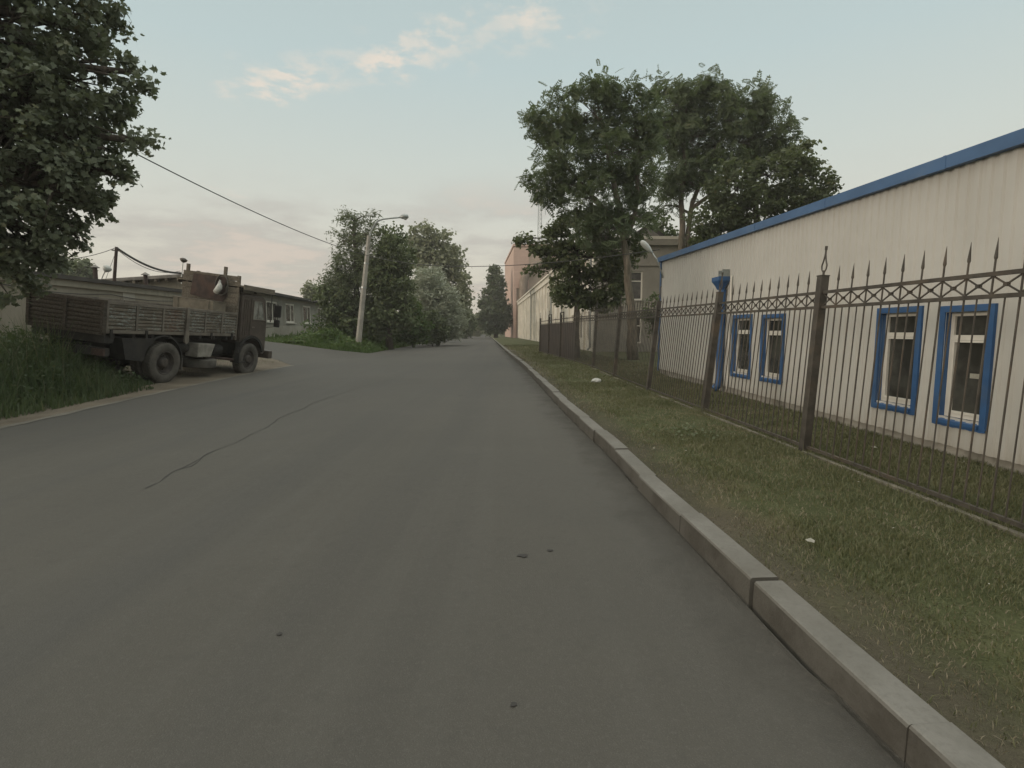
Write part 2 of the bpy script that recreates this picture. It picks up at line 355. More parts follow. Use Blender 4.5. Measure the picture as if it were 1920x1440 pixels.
M = dict(
    asphalt=mat('asphalt', m_asphalt), crack=mat('crack', m_crackfill),
    grass_ground=mat('grass_ground', m_grassland, dry=.55), far_ground=mat('far_ground', m_grassland, dry=.25),
    dirt=mat('dirt', m_dirt), gutter=mat('gutter', m_gutter), soil=mat('soil', m_gutter, col=(.15, .128, .098)), dust=mat('dust', m_dirt, col=(.155, .145, .125)), pale_dust=mat('pale_dust', m_dirt, col=(.19, .178, .15)),
    kerb=mat('kerb', plain, col=(.185, .18, .16), rough=.92, var=.20, scale=2.2, dirt=(.085, .08, .068), dirt_amt=.75, bmp=.35),
    blade=mat('blade', m_leaf, col=(.102, .110, .055), col2=(.145, .146, .080), trans=.25, clump=1.3),
    dry_blade=mat('dry_blade', m_leaf, col=(.17, .148, .10), col2=(.23, .20, .14), trans=.2, clump=1.3),
    tall_blade=mat('tall_blade', m_leaf, col=(.046, .074, .034), col2=(.078, .105, .048), trans=.3, clump=.8),
    weed=mat('weed', m_leaf, col=(.05, .095, .025), col2=(.085, .13, .04), trans=.35, clump=.8),
    siding=mat('siding', m_siding),
    plinth=mat('plinth', plain, col=(.32, .30, .26), rough=.9, var=.15, scale=4, dirt=(.14, .13, .10), dirt_amt=.7, bmp=.3),
    strip=mat('strip', plain, col=(.17, .155, .12), rough=.95, var=.3, scale=5, dirt=(.07, .075, .04), dirt_amt=.8, bmp=.4),
    blue=mat('blue', plain, col=(.032, .095, .225), rough=.5, var=.12, scale=3, dirt=(.10, .13, .16), dirt_amt=.45),
    blue_roof=mat('blue_roof', plain, col=(.060, .125, .245), rough=.55, var=.10, scale=2, dirt=(.16, .19, .22), dirt_amt=.4),
    white_frame=mat('white_frame', plain, col=(.66, .63, .56), rough=.4, var=.05, scale=4, dirt=(.4, .36, .3), dirt_amt=.3),
    pane=mat('pane', m_pane, col=(.030, .030, .026), rough=.09), pane_dull=mat('pane_dull', m_pane, col=(.04, .037, .032), rough=.18),
    iron=mat('iron', plain, col=(.060, .052, .042), rough=.6, var=.25, scale=9, dirt=(.12, .085, .055), dirt_amt=.5, bmp=.15),
    sheet=mat('sheet', plain, col=(.045, .036, .030), rough=.6, var=.2, scale=2, dirt=(.08, .06, .045), dirt_amt=.4),
    concrete=mat('concrete', plain, col=(.33, .31, .27), rough=.9, var=.12, scale=2.5, dirt=(.2, .185, .155), dirt_amt=.5, bmp=.3),
    galv=mat('galv', plain, col=(.30, .32, .31), rough=.4, metal=.6, var=.15, scale=5),
    lampglass=mat('lampglass', plain, col=(.42, .43, .40), rough=.3, var=.05, scale=5),
    cable=mat('cable', plain, col=(.03, .03, .028), rough=.6),
    bark=mat('bark', m_bark), bark_pale=mat('bark_pale', m_bark, col=(.15, .125, .095)),
    leaf_dark=mat('leaf_dark', m_leaf, col=(.105, .125, .085), col2=(.135, .155, .105), trans=.3, clump=.8),
    leaf_ash=mat('leaf_ash', m_leaf, col=(.065, .092, .048), col2=(.100, .128, .068), trans=.42, clump=.45),
    leaf_lime=mat('leaf_lime', m_leaf, col=(.070, .090, .044), col2=(.105, .125, .062), trans=.35, clump=.6),
    leaf_willow=mat('leaf_willow', m_leaf, col=(.095, .118, .065), col2=(.130, .152, .088), trans=.35, clump=.5),
    leaf_dense=mat('leaf_dense', m_leaf, col=(.082, .108, .052), col2=(.118, .145, .072), trans=.3, clump=.6),
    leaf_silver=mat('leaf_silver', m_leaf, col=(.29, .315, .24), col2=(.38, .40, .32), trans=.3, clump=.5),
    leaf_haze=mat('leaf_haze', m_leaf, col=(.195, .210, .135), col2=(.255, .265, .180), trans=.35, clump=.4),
    leaf_poplar=mat('leaf_poplar', m_leaf, col=(.075, .098, .055), col2=(.105, .125, .072), trans=.3, clump=.5),
)
M.update(
    garage=mat('garage', m_stucco, col=(.27, .245, .195), dark=(.15, .135, .10), amt=.5),
    garage_trim=mat('garage_trim', m_stucco, col=(.26, .24, .19), dark=(.11, .10, .08), amt=.6),
    panel=mat('panel', m_stucco, col=(.27, .26, .225), dark=(.17, .155, .13), amt=.4),
    panel_lo=mat('panel_lo', m_stucco, col=(.34, .32, .27), dark=(.19, .17, .14), amt=.4),
    roofing=mat('roofing', plain, col=(.055, .05, .045), rough=.9, var=.2, scale=2),
    tin=mat('tin', plain, col=(.20, .185, .165), rough=.6, metal=.3, var=.25, scale=2, dirt=(.12, .08, .05), dirt_amt=.5),
    whitewall=mat('whitewall', m_stucco, col=(.68, .64, .56), dark=(.52, .47, .40), amt=.18),
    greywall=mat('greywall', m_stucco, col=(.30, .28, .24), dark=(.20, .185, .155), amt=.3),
    pink=mat('pink', m_brick, c1=(.52, .36, .30), c2=(.56, .40, .33), mortar=(.52, .39, .32), scale=1.6),
    pink_pale=mat('pink_pale', m_brick, c1=(.46, .36, .29), c2=(.50, .39, .31), mortar=(.46, .37, .29), scale=1.6),
    duct=mat('duct', plain, col=(.22, .17, .13), rough=.7, var=.15, scale=1),
    bedside=mat('bedside', m_planks, col=(.150, .128, .100), paint=(.29, .32, .30), amt=.85),
    tailboard=mat('tailboard', m_planks, col=(.070, .058, .046), paint=(.11, .105, .09), amt=.5),
    oldwood=mat('oldwood', m_planks, col=(.165, .142, .110), paint=(.20, .18, .145), amt=.4, rust=(.07, .055, .04)),
    plywood=mat('plywood', plain, col=(.19, .165, .125), rough=.8, var=.2, scale=4, dirt=(.12, .10, .07), dirt_amt=.6),
    rust=mat('rust', plain, col=(.050, .032, .026), rough=.85, var=.3, scale=6, dirt=(.085, .045, .03), dirt_amt=.6, bmp=.3),
    cab=mat('cab', plain, col=(.078, .062, .050), rough=.5, var=.18, scale=3, dirt=(.10, .088, .07), dirt_amt=.5),
    cab_trim=mat('cab_trim', plain, col=(.165, .145, .118), rough=.6, var=.2, scale=4, dirt=(.05, .04, .03), dirt_amt=.5),
    chassis=mat('chassis', plain, col=(.024, .022, .020), rough=.8, var=.3, scale=5, dirt=(.05, .042, .032), dirt_amt=.5, bmp=.2),
    tyre=mat('tyre', plain, col=(.080, .073, .062), rough=.9, var=.2, scale=6, dirt=(.11, .098, .08), dirt_amt=.7, bmp=.2),
    rim=mat('rim', plain, col=(.050, .042, .036), rough=.75, var=.3, scale=8, dirt=(.10, .08, .06), dirt_amt=.5),
    tank=mat('tank', plain, col=(.24, .225, .195), rough=.6, var=.2, scale=5, dirt=(.10, .085, .065), dirt_amt=.5),
    bag=mat('bag', plain, col=(.48, .48, .45), rough=.6, var=.2, scale=10),
    cabglass=mat('cabglass', m_pane, col=(.14, .14, .125), rough=.12),  # pale colour stands in for sky light seen through the cab
    petal=mat('petal', plain, col=(.30, .29, .24), rough=.8, var=.1, scale=30),
)

def m_kerb(g, b):
    p = g.P; n = g.noise(3.2, p, 6, .65); n2 = g.noise(30, p, 5, .7); n3 = g.noise(.9, p, 4, .6)
    c = g.mix(g.step(n, .3, .7), (.150, .145, .128), (.200, .194, .175))
    c = g.mix(g.m('MULTIPLY', g.step(n3, .45, .65), .35), c, (.13, .12, .10))
    c = g.mix(g.m('MULTIPLY', g.step(n2, .45, .7), .35), c, (.11, .105, .09))
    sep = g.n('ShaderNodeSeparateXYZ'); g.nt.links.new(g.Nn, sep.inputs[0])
    side = g.m('SUBTRACT', 1.0, g.step(sep.outputs[2], .2, .8))          # upright faces darkened: road grime plus painted shading
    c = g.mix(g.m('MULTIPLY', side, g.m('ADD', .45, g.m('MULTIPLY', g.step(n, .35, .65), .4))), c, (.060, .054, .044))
    g.set(b.inputs['Base Color'], c); b.inputs['Roughness'].default_value = .93; b.inputs['Specular IOR Level'].default_value = .2
    bump(g, g.m('ADD', n2, g.m('MULTIPLY', n, .5)), .6, .01)
M['kerb'] = mat('kerb_stone', m_kerb)
# ------------------------------------------------------------------ setting: ground, road, kerb, verge
def sheet(name, pts, material, up=0.0, kind='structure', parent=None, grid=None):
    """flat polygon draped over the ground; cut along the slope breaks so stacked sheets never cross"""
    bm = bmesh.new()
    bm.faces.new([bm.verts.new((p[0], p[1], 0)) for p in pts])
    cuts = [((0, y, 0), (0, 1, 0)) for y in (4, 20, 60)] + [((x, 0, 0), (1, 0, 0)) for x in (-8.3, -17.3)]
    for co, no in cuts:
        bmesh.ops.bisect_plane(bm, geom=bm.verts[:] + bm.edges[:] + bm.faces[:], plane_co=co, plane_no=no, dist=1e-4)
    bmesh.ops.triangulate(bm, faces=bm.faces[:])
    for v in bm.verts: v.co.z = gz(v.co.x, v.co.y) + up
    bmesh.ops.recalc_face_normals(bm, faces=bm.faces)
    for f in bm.faces:
        if f.normal.z < 0: f.normal_flip()
    me = bpy.data.meshes.new(name); bm.to_mesh(me); bm.free(); me.materials.append(material)
    o = bpy.data.objects.new(name, me); C.objects.link(o)
    if kind: o['kind'] = kind
    if parent: o.parent = parent
    return o

def build_ground():
    xs = [-325, -100, -40, -17.3, -8.3, 0, 40, 100, 325]; ys = [-60, 4, 20, 60, 150, 455]
    m = MB()
    for x in xs:
        for y in ys: m.v.append((x, y, gz(x, y) - .03))
    ny = len(ys)
    for i in range(len(xs) - 1):
        for j in range(ny - 1):
            m.f.append((i * ny + j, (i + 1) * ny + j, (i + 1) * ny + j + 1, i * ny + j + 1)); m.mi.append(0)
    o = m.build('ground', M['far_ground']); o['kind'] = 'structure'
build_ground()

KERB_PX = [(1702, 1440), (1514, 1248), (1314, 1039), (1200, 920), (1138, 850), (1067, 782), (994, 703), (950, 662), (930, 642), (918, 631)]
kerb = [G(*p) for p in KERB_PX]
d0 = Vector((-.12, 1, 0)).normalized()
kerb = [Vector((2.0, -14, 0)), Vector((1.55, -4, 0)), Vector((1.37, -.2, 0))] + kerb + [Vector((-16, 330, .2)), Vector((-24, 450, .2))]
def smooth_line(pts, step_fn):
    """Catmull-Rom through pts sampled roughly every step metres"""
    out = []
    for i in range(len(pts) - 1):
        p0, p1, p2, p3 = pts[max(i - 1, 0)], pts[i], pts[i + 1], pts[min(i + 2, len(pts) - 1)]
        L = (p2 - p1).length; n = max(1, int(L / step_fn(p1.y)))
        m1 = (p2 - p0) / 2; m2 = (p3 - p1) / 2
        sc1 = L / max((p2 - p0).length / 2, 1e-6); sc2 = L / max((p3 - p1).length / 2, 1e-6)
        m1, m2 = m1 * min(sc1, 1.5), m2 * min(sc2, 1.5)
        for k in range(n):
            t = k / n; t2, t3 = t * t, t * t * t
            q = p1 * (2 * t3 - 3 * t2 + 1) + m1 * (t3 - 2 * t2 + t) + p2 * (-2 * t3 + 3 * t2) + m2 * (t3 - t2)
            q.z = gz(q.x, q.y); out.append(q)
    out.append(pts[-1]); return out
kline = smooth_line(kerb, lambda y: .5 if y < 25 else (2 if y < 70 else 20))
def kx(y):                              # road-side x of the kerb at y
    for a, b in zip(kline, kline[1:]):
        if a.y <= y <= b.y: return a.x + (b.x - a.x) * (y - a.y) / (b.y - a.y)
    return kline[-1].x
left_edge = [Vector((-5.6, -14, 0)), Vector((-6.5, -2, 0)), G(0, 803), G(300, 736), G(440, 706), G(548, 685)]
far_left = [Vector((-8.2, 30.8, 0)), Vector((-8.45, 40, 0)), Vector((-8.9, 54, 0)), Vector((-9.6, 80, 0)), Vector((-11.5, 130, 0)), Vector((-24, 330, 0)), Vector((-32, 450, 0))]
side_front = [Vector((-9.4, 21.4, 0)), Vector((-11.2, 23.2, 0)), Vector((-16, 24.6, 0)), Vector((-40, 27, 0))]
side_back = [Vector((-40, 39, 0)), Vector((-17, 33.5, 0)), Vector((-12.5, 31.6, 0)), Vector((-10, 30.6, 0))]
asph = left_edge + side_front + side_back + far_left + list(reversed([Vector((p.x - .02, p.y, 0)) for p in kline]))
sheet('road', asph, M['asphalt'], 0.0)
# dirt shoulder left of the road, where the truck stands
sh_out = [Vector((-9.6, -14, 0)), Vector((-9.9, 3, 0))] + [Vector((-11, 9, 0)), Vector((-15.5, 12, 0)), Vector((-16.5, 24.4, 0))]
sheet('dirt_shoulder', [Vector((p.x + .12, p.y, 0)) for p in left_edge] + [Vector((p.x, p.y + .1, 0)) for p in side_front[:3]] + list(reversed(sh_out)), M['dirt'], -.008)

def ribbon(name, pts, w0, w1, material, up, jag=.0, kind='structure', seed=3):
    """irregular strip along a line (w0 left, w1 right of it)"""
    r = random.Random(seed); L, R = [], []
    for i, p in enumerate(pts):
        d = (pts[min(i + 1, len(pts) - 1)] - pts[max(i - 1, 0)]); d.z = 0; d.normalize(); n = Vector((-d.y, d.x, 0))
        L.append(p + n * (w0 + r.uniform(-jag, jag))); R.append(p - n * (w1 + r.uniform(-jag, jag)))
    m = MB()
    for a, b in zip(L, R):
        m.v.append((a.x, a.y, gz(a.x, a.y) + up)); m.v.append((b.x, b.y, gz(b.x, b.y) + up))
    for i in range(len(L) - 1): m.f.append((2 * i, 2 * i + 1, 2 * i + 3, 2 * i + 2)); m.mi.append(0)
    o = m.build(name, material); o['kind'] = kind
    return o
edge_line = smooth_line(left_edge, lambda y: .35)
ribbon('road_edge', edge_line, .07, .07, M['pale_dust'], .006, .035)
gut = [p for p in kline if -3 < p.y < 60]
gl = smooth_line(gut, lambda y: .25)
gd = ribbon('gutter_dust', gl, .50, -.01, M['gutter'], .005, .03)
at_ = gd.data.attributes.new('fade', 'FLOAT', 'POINT')
for i_ in range(len(gd.data.vertices)): at_.data[i_].value = float(i_ % 2)

def build_kerb():
    m = MB(); r = random.Random(5)
    pts = [p for p in kline if p.y > -8]
    # walk along the line in stones of one metre
    dist = [0]
    for a, b in zip(pts, pts[1:]): dist.append(dist[-1] + (b - a).length)
    def at(s):
        for i in range(len(dist) - 1):
            if dist[i + 1] >= s:
                t = (s - dist[i]) / (dist[i + 1] - dist[i]); return pts[i].lerp(pts[i + 1], t)
        return pts[-1]
    s = 0.32; prof = [(-.004, -.08), (0, .126), (.006, .136), (.014, .139), (.144, .140), (.150, .134), (.150, -.08)]
    while s < dist[-1] - 1:
        L = 1.0 if s < 60 else (6 if s < 120 else 40)
        e = min(s + L, dist[-1]); n = 2 if L <= 1 else 1
        dz, dx = (r.uniform(-.008, .008), r.uniform(-.010, .010)) if s < 40 else (0, 0)
        tw = r.uniform(-.008, .008) if s < 40 else 0
        gap = .001 + (.013 if r.random() < .22 else 0) if s < 40 else 0
        rings = []
        for k in range(n + 1):
            a = at(s + gap + (e - s - 2 * gap) * k / n); b = at(min(s + (e - s) * k / n + .2, dist[-1])); c = at(max(s + (e - s) * k / n - .2, 0))
            d = b - c; d.z = 0; d.normalize(); nrm = Vector((d.y, -d.x, 0))
            q = a + nrm * (dx + tw * (k - n / 2)); z = gz(q.x, q.y) + dz
            rings.append([(q.x + nrm.x * u, q.y + nrm.y * u, z + h) for u, h in prof])
        o = len(m.v); P_ = len(prof)
        for rg in rings: m.v += rg
        for k in range(n):
            for j in range(P_ - 1):
                m.f.append((o + k * P_ + j, o + k * P_ + j + 1, o + (k + 1) * P_ + j + 1, o + (k + 1) * P_ + j)); m.mi.append(0)
        m.f.append(tuple(o + j for j in range(P_))); m.mi.append(0)
        m.f.append(tuple(o + n * P_ + j for j in range(P_))[::-1]); m.mi.append(0)
        s = e
    o = m.build('kerb', M['kerb']); o['kind'] = 'structure'
build_kerb()
VUP = .095
VG = gz
verge = [Vector((p.x + .10, p.y, 0)) for p in kline] + [Vector((60, 450, 0)), Vector((60, -14, 0))]
sheet('verge', verge, M['grass_ground'], VUP)
so_ = ribbon('verge_soil', [Vector((p.x + .14, p.y, 0)) for p in gl if p.y < 45], .0, .80, M['soil'], VUP + .006, .03)
at_ = so_.data.attributes.new('fade', 'FLOAT', 'POINT')
for i_ in range(len(so_.data.vertices)): at_.data[i_].value = float(i_ % 2 == 0)

# the long crack and small spots of tar in the road surface
def crack(pxs, w, seed):
    pts = [G(*p) for p in pxs]; line = smooth_line(pts, lambda y: .16); r = random.Random(seed)
    off = 0; res = []
    for i, p in enumerate(line):
        off = off * .7 + r.uniform(-.035, .035); res.append(Vector((p.x + off * .8, p.y + off, 0)))
    ribbon('road_crack', res, w, w, M['crack'], .004, w * .8, seed=seed)
crack([(262, 918), (330, 884), (395, 848), (452, 826), (500, 798), (560, 770), (620, 744), (690, 722), (760, 706)], .0055, 2)
crack([(395, 848), (372, 872), (350, 878)], .005, 4)
crack([(620, 744), (650, 752), (700, 750)], .005, 8)
def blot(px, py, r0, seed):
    c = G(px, py); r = random.Random(seed); m = MB(); n = 13
    m.v.append((c.x, c.y, gz(c.x, c.y) + .006))
    for k in range(n):
        a = 2 * PI * k / n; q = r0 * r.uniform(.55, 1.15)
        m.v.append((c.x + q * math.cos(a) * 1.2, c.y + q * math.sin(a), gz(c.x, c.y) + .006))
    m.f = [(0, 1 + k, 1 + (k + 1) % n) for k in range(n)]; m.mi = [0] * n
    o = m.build('tar_spot', M['crack']); o['kind'] = 'structure'
for a in [(980, 1043, .030, 1), (1031, 1033, .017, 2), (524, 1190, .014, 3), (865, 742, .05, 4), (963, 1323, .012, 5)]: blot(*a)
# short concrete strip crossing the far verge
a_, b_ = G(944, 657, .1), G(992, 661, .1)
ribbon('path_edge', [a_, a_.lerp(b_, .5), b_], .1, .1, M['kerb'], VUP + .03)

# ------------------------------------------------------------------ frames along walls
class Frame:
    """local frame: x along the wall (a -> b), y out of the wall towards the viewer's side, z up"""
    def __init__(s, a, b, flip=False, z=None):
        s.a = Vector((a[0], a[1], z if z is not None else (a[2] if len(a) > 2 else 0))); d = Vector((b[0] - a[0], b[1] - a[1], 0)); s.L = d.length; s.d = d.normalized()
        s.n = Vector((-s.d.y, s.d.x, 0))
        s.rz = math.atan2(s.d.y, s.d.x)
    def hit(s, px, py, off=0.0):        # sight line against the wall plane -> (s, z)
        r = ray(px, py); o = Vector((0, 0, EYE)); q = s.a + s.n * off
        t = (q - o).dot(s.n) / r.dot(s.n); p = o + r * t
        return (p - s.a).dot(s.d), p.z - s.a.z

def grid_wall(m, ss, zs, holes, y=0.0, prof=None, mi=0):
    """wall skin in local (x, z) with rectangular holes"""
    ss = sorted(set([round(v, 4) for v in ss])); zs = sorted(set([round(v, 4) for v in zs]))
    o = len(m.v)
    for x in ss:
        for z in zs: m.v.append((x, y + (prof(x) if prof else 0), z))
    nz = len(zs)
    for i in range(len(ss) - 1):
        for j in range(nz - 1):
            cx, cz = (ss[i] + ss[i + 1]) / 2, (zs[j] + zs[j + 1]) / 2
            if any(h[0] < cx < h[1] and h[2] < cz < h[3] for h in holes): continue
            m.f.append((o + i * nz + j, o + (i + 1) * nz + j, o + (i + 1) * nz + j + 1, o + i * nz + j + 1)); m.mi.append(mi)
def reveal(m, h, y0, y1):
    x0, x1, z0, z1 = h
    m.add([(x, y, z) for (x, z) in ((x0, z0), (x1, z0), (x1, z1), (x0, z1)) for y in (y0, y1)],
          [(0, 2, 3, 1), (2, 4, 5, 3), (4, 6, 7, 5), (6, 0, 1, 7)])
def frame_bars(m, x0, x1, z0, z1, w, y0, y1):        # four butted bars
    m.box(x0, x0 + w, y0, y1, z0, z1); m.box(x1 - w, x1, y0, y1, z0, z1)
    m.box(x0 + w, x1 - w, y0, y1, z0, z0 + w); m.box(x0 + w, x1 - w, y0, y1, z1 - w, z1)

# ------------------------------------------------------------------ the steel-clad building on the right
def blue_building():
    n_, f_ = G(1920, 893, .095), G(1235, 701, .095)
    d = (f_ - n_); d.z = 0; d.normalize()
    a = n_ - d * 9.0
    fr = Frame((a.x, a.y, 0), (f_.x, f_.y, 0)); L = fr.L
    root = empty('metal_building', fr.a, (0, 0, fr.rz), 'long low cream corrugated metal building with blue roof edge and blue window casings', 'building')
    _, ht_far = fr.hit(1240, 492); _, ht_near = fr.hit(1920, 276)
    print('wall', fr.a, L, 'roof', ht_far, ht_near)
    H = lambda s: ht_near + (ht_far - ht_near) * (s - 9) / (L - 9)
    PX = [((1374, 1411), (590, 706)), ((1428, 1471), (589, 715)), ((1643, 1727), (576, 768)), ((1760, 1862), (572, 800))]
    wins = []
    for (xa, xb), (yt, yb) in PX:
        s1, _ = fr.hit(xa, (yt + yb) / 2); s0, _ = fr.hit(xb, (yt + yb) / 2)
        zt = fr.hit((xa + xb) / 2, yt)[1]; zb = fr.hit((xa + xb) / 2, yb)[1]
        print('win', round(s0, 2), round(s1, 2), round(zb, 2), round(zt, 2)); wins.append([s0, s1, zb, zt])
    # further windows of the same row, behind the frame's right edge
    holes = [[a_ + .07, b_ - .07, c_ + .07, d_ - .07] for a_, b_, c_, d_ in wins]
    pitch = .125; ss = []
    k = 0
    while k * pitch < L:
        ss += [k * pitch + q * pitch for q in (0, .38, .5, .88)]; k += 1
    ss = [s for s in ss if s < L - .003] + [L] + [v for h in holes for v in h[:2]]
    def prof(s):
        t = (s / pitch) % 1.0
        dpt = 0 if t < .38 else ((t - .38) / .12 if t < .5 else (1 if t < .88 else 1 - (t - .88) / .12))
        return .018 * dpt
    zb0 = .20
    m = MB(); zmax = max(ht_far, ht_near) + .1
    zs = [zb0] + [v for h in holes for v in h[2:]] + [1e3]
    grid_wall(m, ss, zs, holes, 0, prof)
    m.v = [(x, y, (H(x) + .03 if z > 500 else z + (.16 if z == zb0 and x > 9 else 0) * (min(1, (x - 9) / (L - 9)) if x > 9 else 0))) for x, y, z in m.v]
    m.build('wall', M['siding'], root, fix=False)
    # end walls, rear wall, plinth
    W = 14; e = MB()
    e.add([(L, 0, .3), (L, -W, .3), (L, -W, ht_far), (L, 0, ht_far)], [(0, 1, 2, 3)])
    e.add([(0, 0, .1), (0, -W, .1), (0, -W, ht_near - .2), (0, 0, ht_near - .2)], [(0, 3, 2, 1)])
    e.add([(0, -W, .1), (L, -W, .1), (L, -W, ht_far), (0, -W, ht_near)], [(0, 3, 2, 1)])
    e.build('end_wall', M['siding'], root)
    p = MB(); p.add([(0, -.03, -.1), (L, -.03, -.1), (L, -.03, .37), (9, -.03, .22), (0, -.03, .22)], [(0, 1, 2, 3, 4)])
    p.build('plinth', M['plinth'], root)
    # roof edge: fascia following the slope, and the roof sheet behind it
    h = MB(); fz = .13
    def sl_box(mb, x0, x1, y0, y1, za, zb):
        vs = [(x, y, H(x) + z) for z in (za, zb) for y in (y0, y1) for x in (x0, x1)]
        mb.add(vs, [(0, 2, 3, 1), (4, 5, 7, 6), (0, 1, 5, 4), (2, 6, 7, 3), (0, 4, 6, 2), (1, 3, 7, 5)])
    sl_box(h, -.1, L + .06, .02, .10, .0, fz); h.build('roof_trim', M['blue_roof'], root)
    for k in range(1, int(L / 2.0)):
        sm = MB(); sl_box(sm, k * 2.0, k * 2.0 + .035, .1005, .104, -.004, fz + .003); sm.build('trim_joint', M['blue_roof'], root)
    rf = MB(); rf.add([(-.1, .095, H(0) + fz - .003), (L + .06, .095, H(L) + fz - .003), (L + .06, -W, H(L) + .35), (-.1, -W, H(0) + .35)], [(0, 1, 2, 3)])
    rf.build('roof', M['blue_roof'], root)
    ct = MB(); ct.box(L - .07, L + .03, .017, .032, .30, ht_far); ct.box(L + .003, L + .03, -.10, .016, .30, ht_far); ct.build('corner_trim', M['blue'], root)
    for i, (s0, s1, zb, zt) in enumerate(wins):
        c = MB()
        fm = .066; y1 = .032
        c.box(s0, s0 + fm, -.09, y1, zb, zt); c.box(s1 - fm, s1, -.09, y1, zb, zt)
        c.box(s0 + fm, s1 - fm, -.09, y1, zt - fm, zt)
        c.add([(s0 + fm, y1 + .02, zb), (s1 - fm, y1 + .02, zb), (s1 - fm, y1 + .02, zb + .035), (s0 + fm, y1 + .02, zb + .035),
               (s0 + fm, -.09, zb), (s1 - fm, -.09, zb), (s1 - fm, -.09, zb + fm), (s0 + fm, -.09, zb + fm)],
              [(0, 1, 2, 3), (3, 2, 6, 7), (0, 3, 7, 4), (1, 5, 6, 2), (0, 4, 5, 1), (4, 7, 6, 5)])
        # scalloped apron under the sill
        n = 6
        for q in range(n):
            xa = s0 + (s1 - s0) * q / n; xb = s0 + (s1 - s0) * (q + 1) / n
            c.prism([(xa, zb), (xb, zb), (xb, zb - .025), ((xa + xb) / 2, zb - .032), (xa, zb - .025)], .022, .030)
        cs = c.build('window_casing', M['blue'], root)
        x0, x1, z0, z1 = s0 + fm, s1 - fm, zb + fm, zt - fm
        w = MB(); frame_bars(w, x0, x1, z0, z1, .042, -.085, -.045)
        tz = z0 + (z1 - z0) * .76
        w.box(x0 + .042, x1 - .042, -.085, -.045, tz - .026, tz + .026)
        # opening sash below the transom
        frame_bars(w, x0 + .044, x1 - .044, z0 + .044, tz - .028, .022, -.08, -.037)
        w.build('window_frame', M['white_frame'], root)
        g = MB(); g.add([(x0, -.066, z0), (x1, -.066, z0), (x1, -.066, z1), (x0, -.066, z1)], [(0, 1, 2, 3)]); g.build('window_pane', M['pane'], root)
        if i == 3:
            st = MB(); sa = x0 + .12; st.box(sa, sa + .12, -.0655, -.0635, z0 + .42, z0 + .47)
            so = st.build('sticker', M['petal'], root)
    return fr, root, H, L
fr_b, blue_root, H_b, L_b = blue_building()

def rel(fr, s, y, z): return fr.a + fr.d * s + fr.n * y + Vector((0, 0, z))
def downpipe():
    s, zt = fr_b.hit(1353, 515, .12); _, zb = fr_b.hit(1338, 722)
    print('pipe', s, zt, zb)
    root = empty('rain_downpipe', rel(fr_b, s, .09, .2), (0, 0, fr_b.rz), 'blue rain downpipe with square hopper on the cream corrugated wall', 'downpipe')
    z0 = .2; T = zt - z0
    m = MB(); m.tube([(0, 0, T - .30), (0, 0, .22), (0, .02, .10), (0, .10, .02)], .075, 12); m.build('pipe', M['blue'], root, smooth='auto')
    h = MB()
    pr = [(.045, .10, T - .30), (.085, .15, T - .20), (.19, .25, T - .12), (.19, .25, T - .04)]
    o = 0
    for (hx, hy, z) in [(.05, .05, T - .30), (.09, .08, T - .22), (.17, .12, T - .13), (.17, .12, T - .05)]:
        h.v += [(-hx, -hy + .04, z), (hx, -hy + .04, z), (hx, hy + .04, z), (-hx, hy + .04, z)]
    for k in range(3):
        for j in range(4): h.f.append((4 * k + j, 4 * k + (j + 1) % 4, 4 * k + 4 + (j + 1) % 4, 4 * k + 4 + j)); h.mi.append(0)
    h.f.append((12, 13, 14, 15)); h.mi.append(0)
    h.build('hopper', M['blue'], root)
    g = MB(); g.box(-.13, .10, -.07, .05, T - .045, T + .02); g.box(-.16, -.135, -.07, .08, T - .06, T + .09); g.box(.09, .11, -.07, .05, T - .045, T + .09); g.build('outlet', M['galv'], root)
    for z in (T * .35, T * .75):
        k = MB(); k.tube([(0, 0, z - .02), (0, 0, z + .02)], .084, 12); k.box(-.012, .012, -.09, 0, z - .012, z + .012)
        k.build('clamp', M['blue'], root)
    c = MB(); c.tube([(-.30, -.04, .05), (-.30, -.04, T - .05)], .018, 6); c.build('conduit', M['white_frame'], root)
downpipe()

def wall_lamp():
    s, z = L_b - .25, H_b(L_b - .25) - .15
    root = empty('wall_lamp', rel(fr_b, s, .03, z), (0, 0, fr_b.rz), 'grey street light head on a bent tube at the blue roof corner', 'lamp')
    m = MB(); m.tube([(0, 0, -.3), (0, .06, -.1), (0.02, .18, .20), (.05, .30, .38)], .02, 8); m.build('bracket', M['galv'], root, smooth=True)
    h = MB(); pts = []
    for t, r in [(0, .03), (.08, .05), (.2, .085), (.35, .10), (.5, .09), (.58, .05), (.6, .01)]:
        pts.append(((.05 + t * .08, .30 + t * .52, .38 + t * .56), r * .85))
    h.tube([p for p, _ in pts], [r for _, r in pts], 12); h.build('lamp_head', M['lampglass'], root, smooth=True)
wall_lamp()

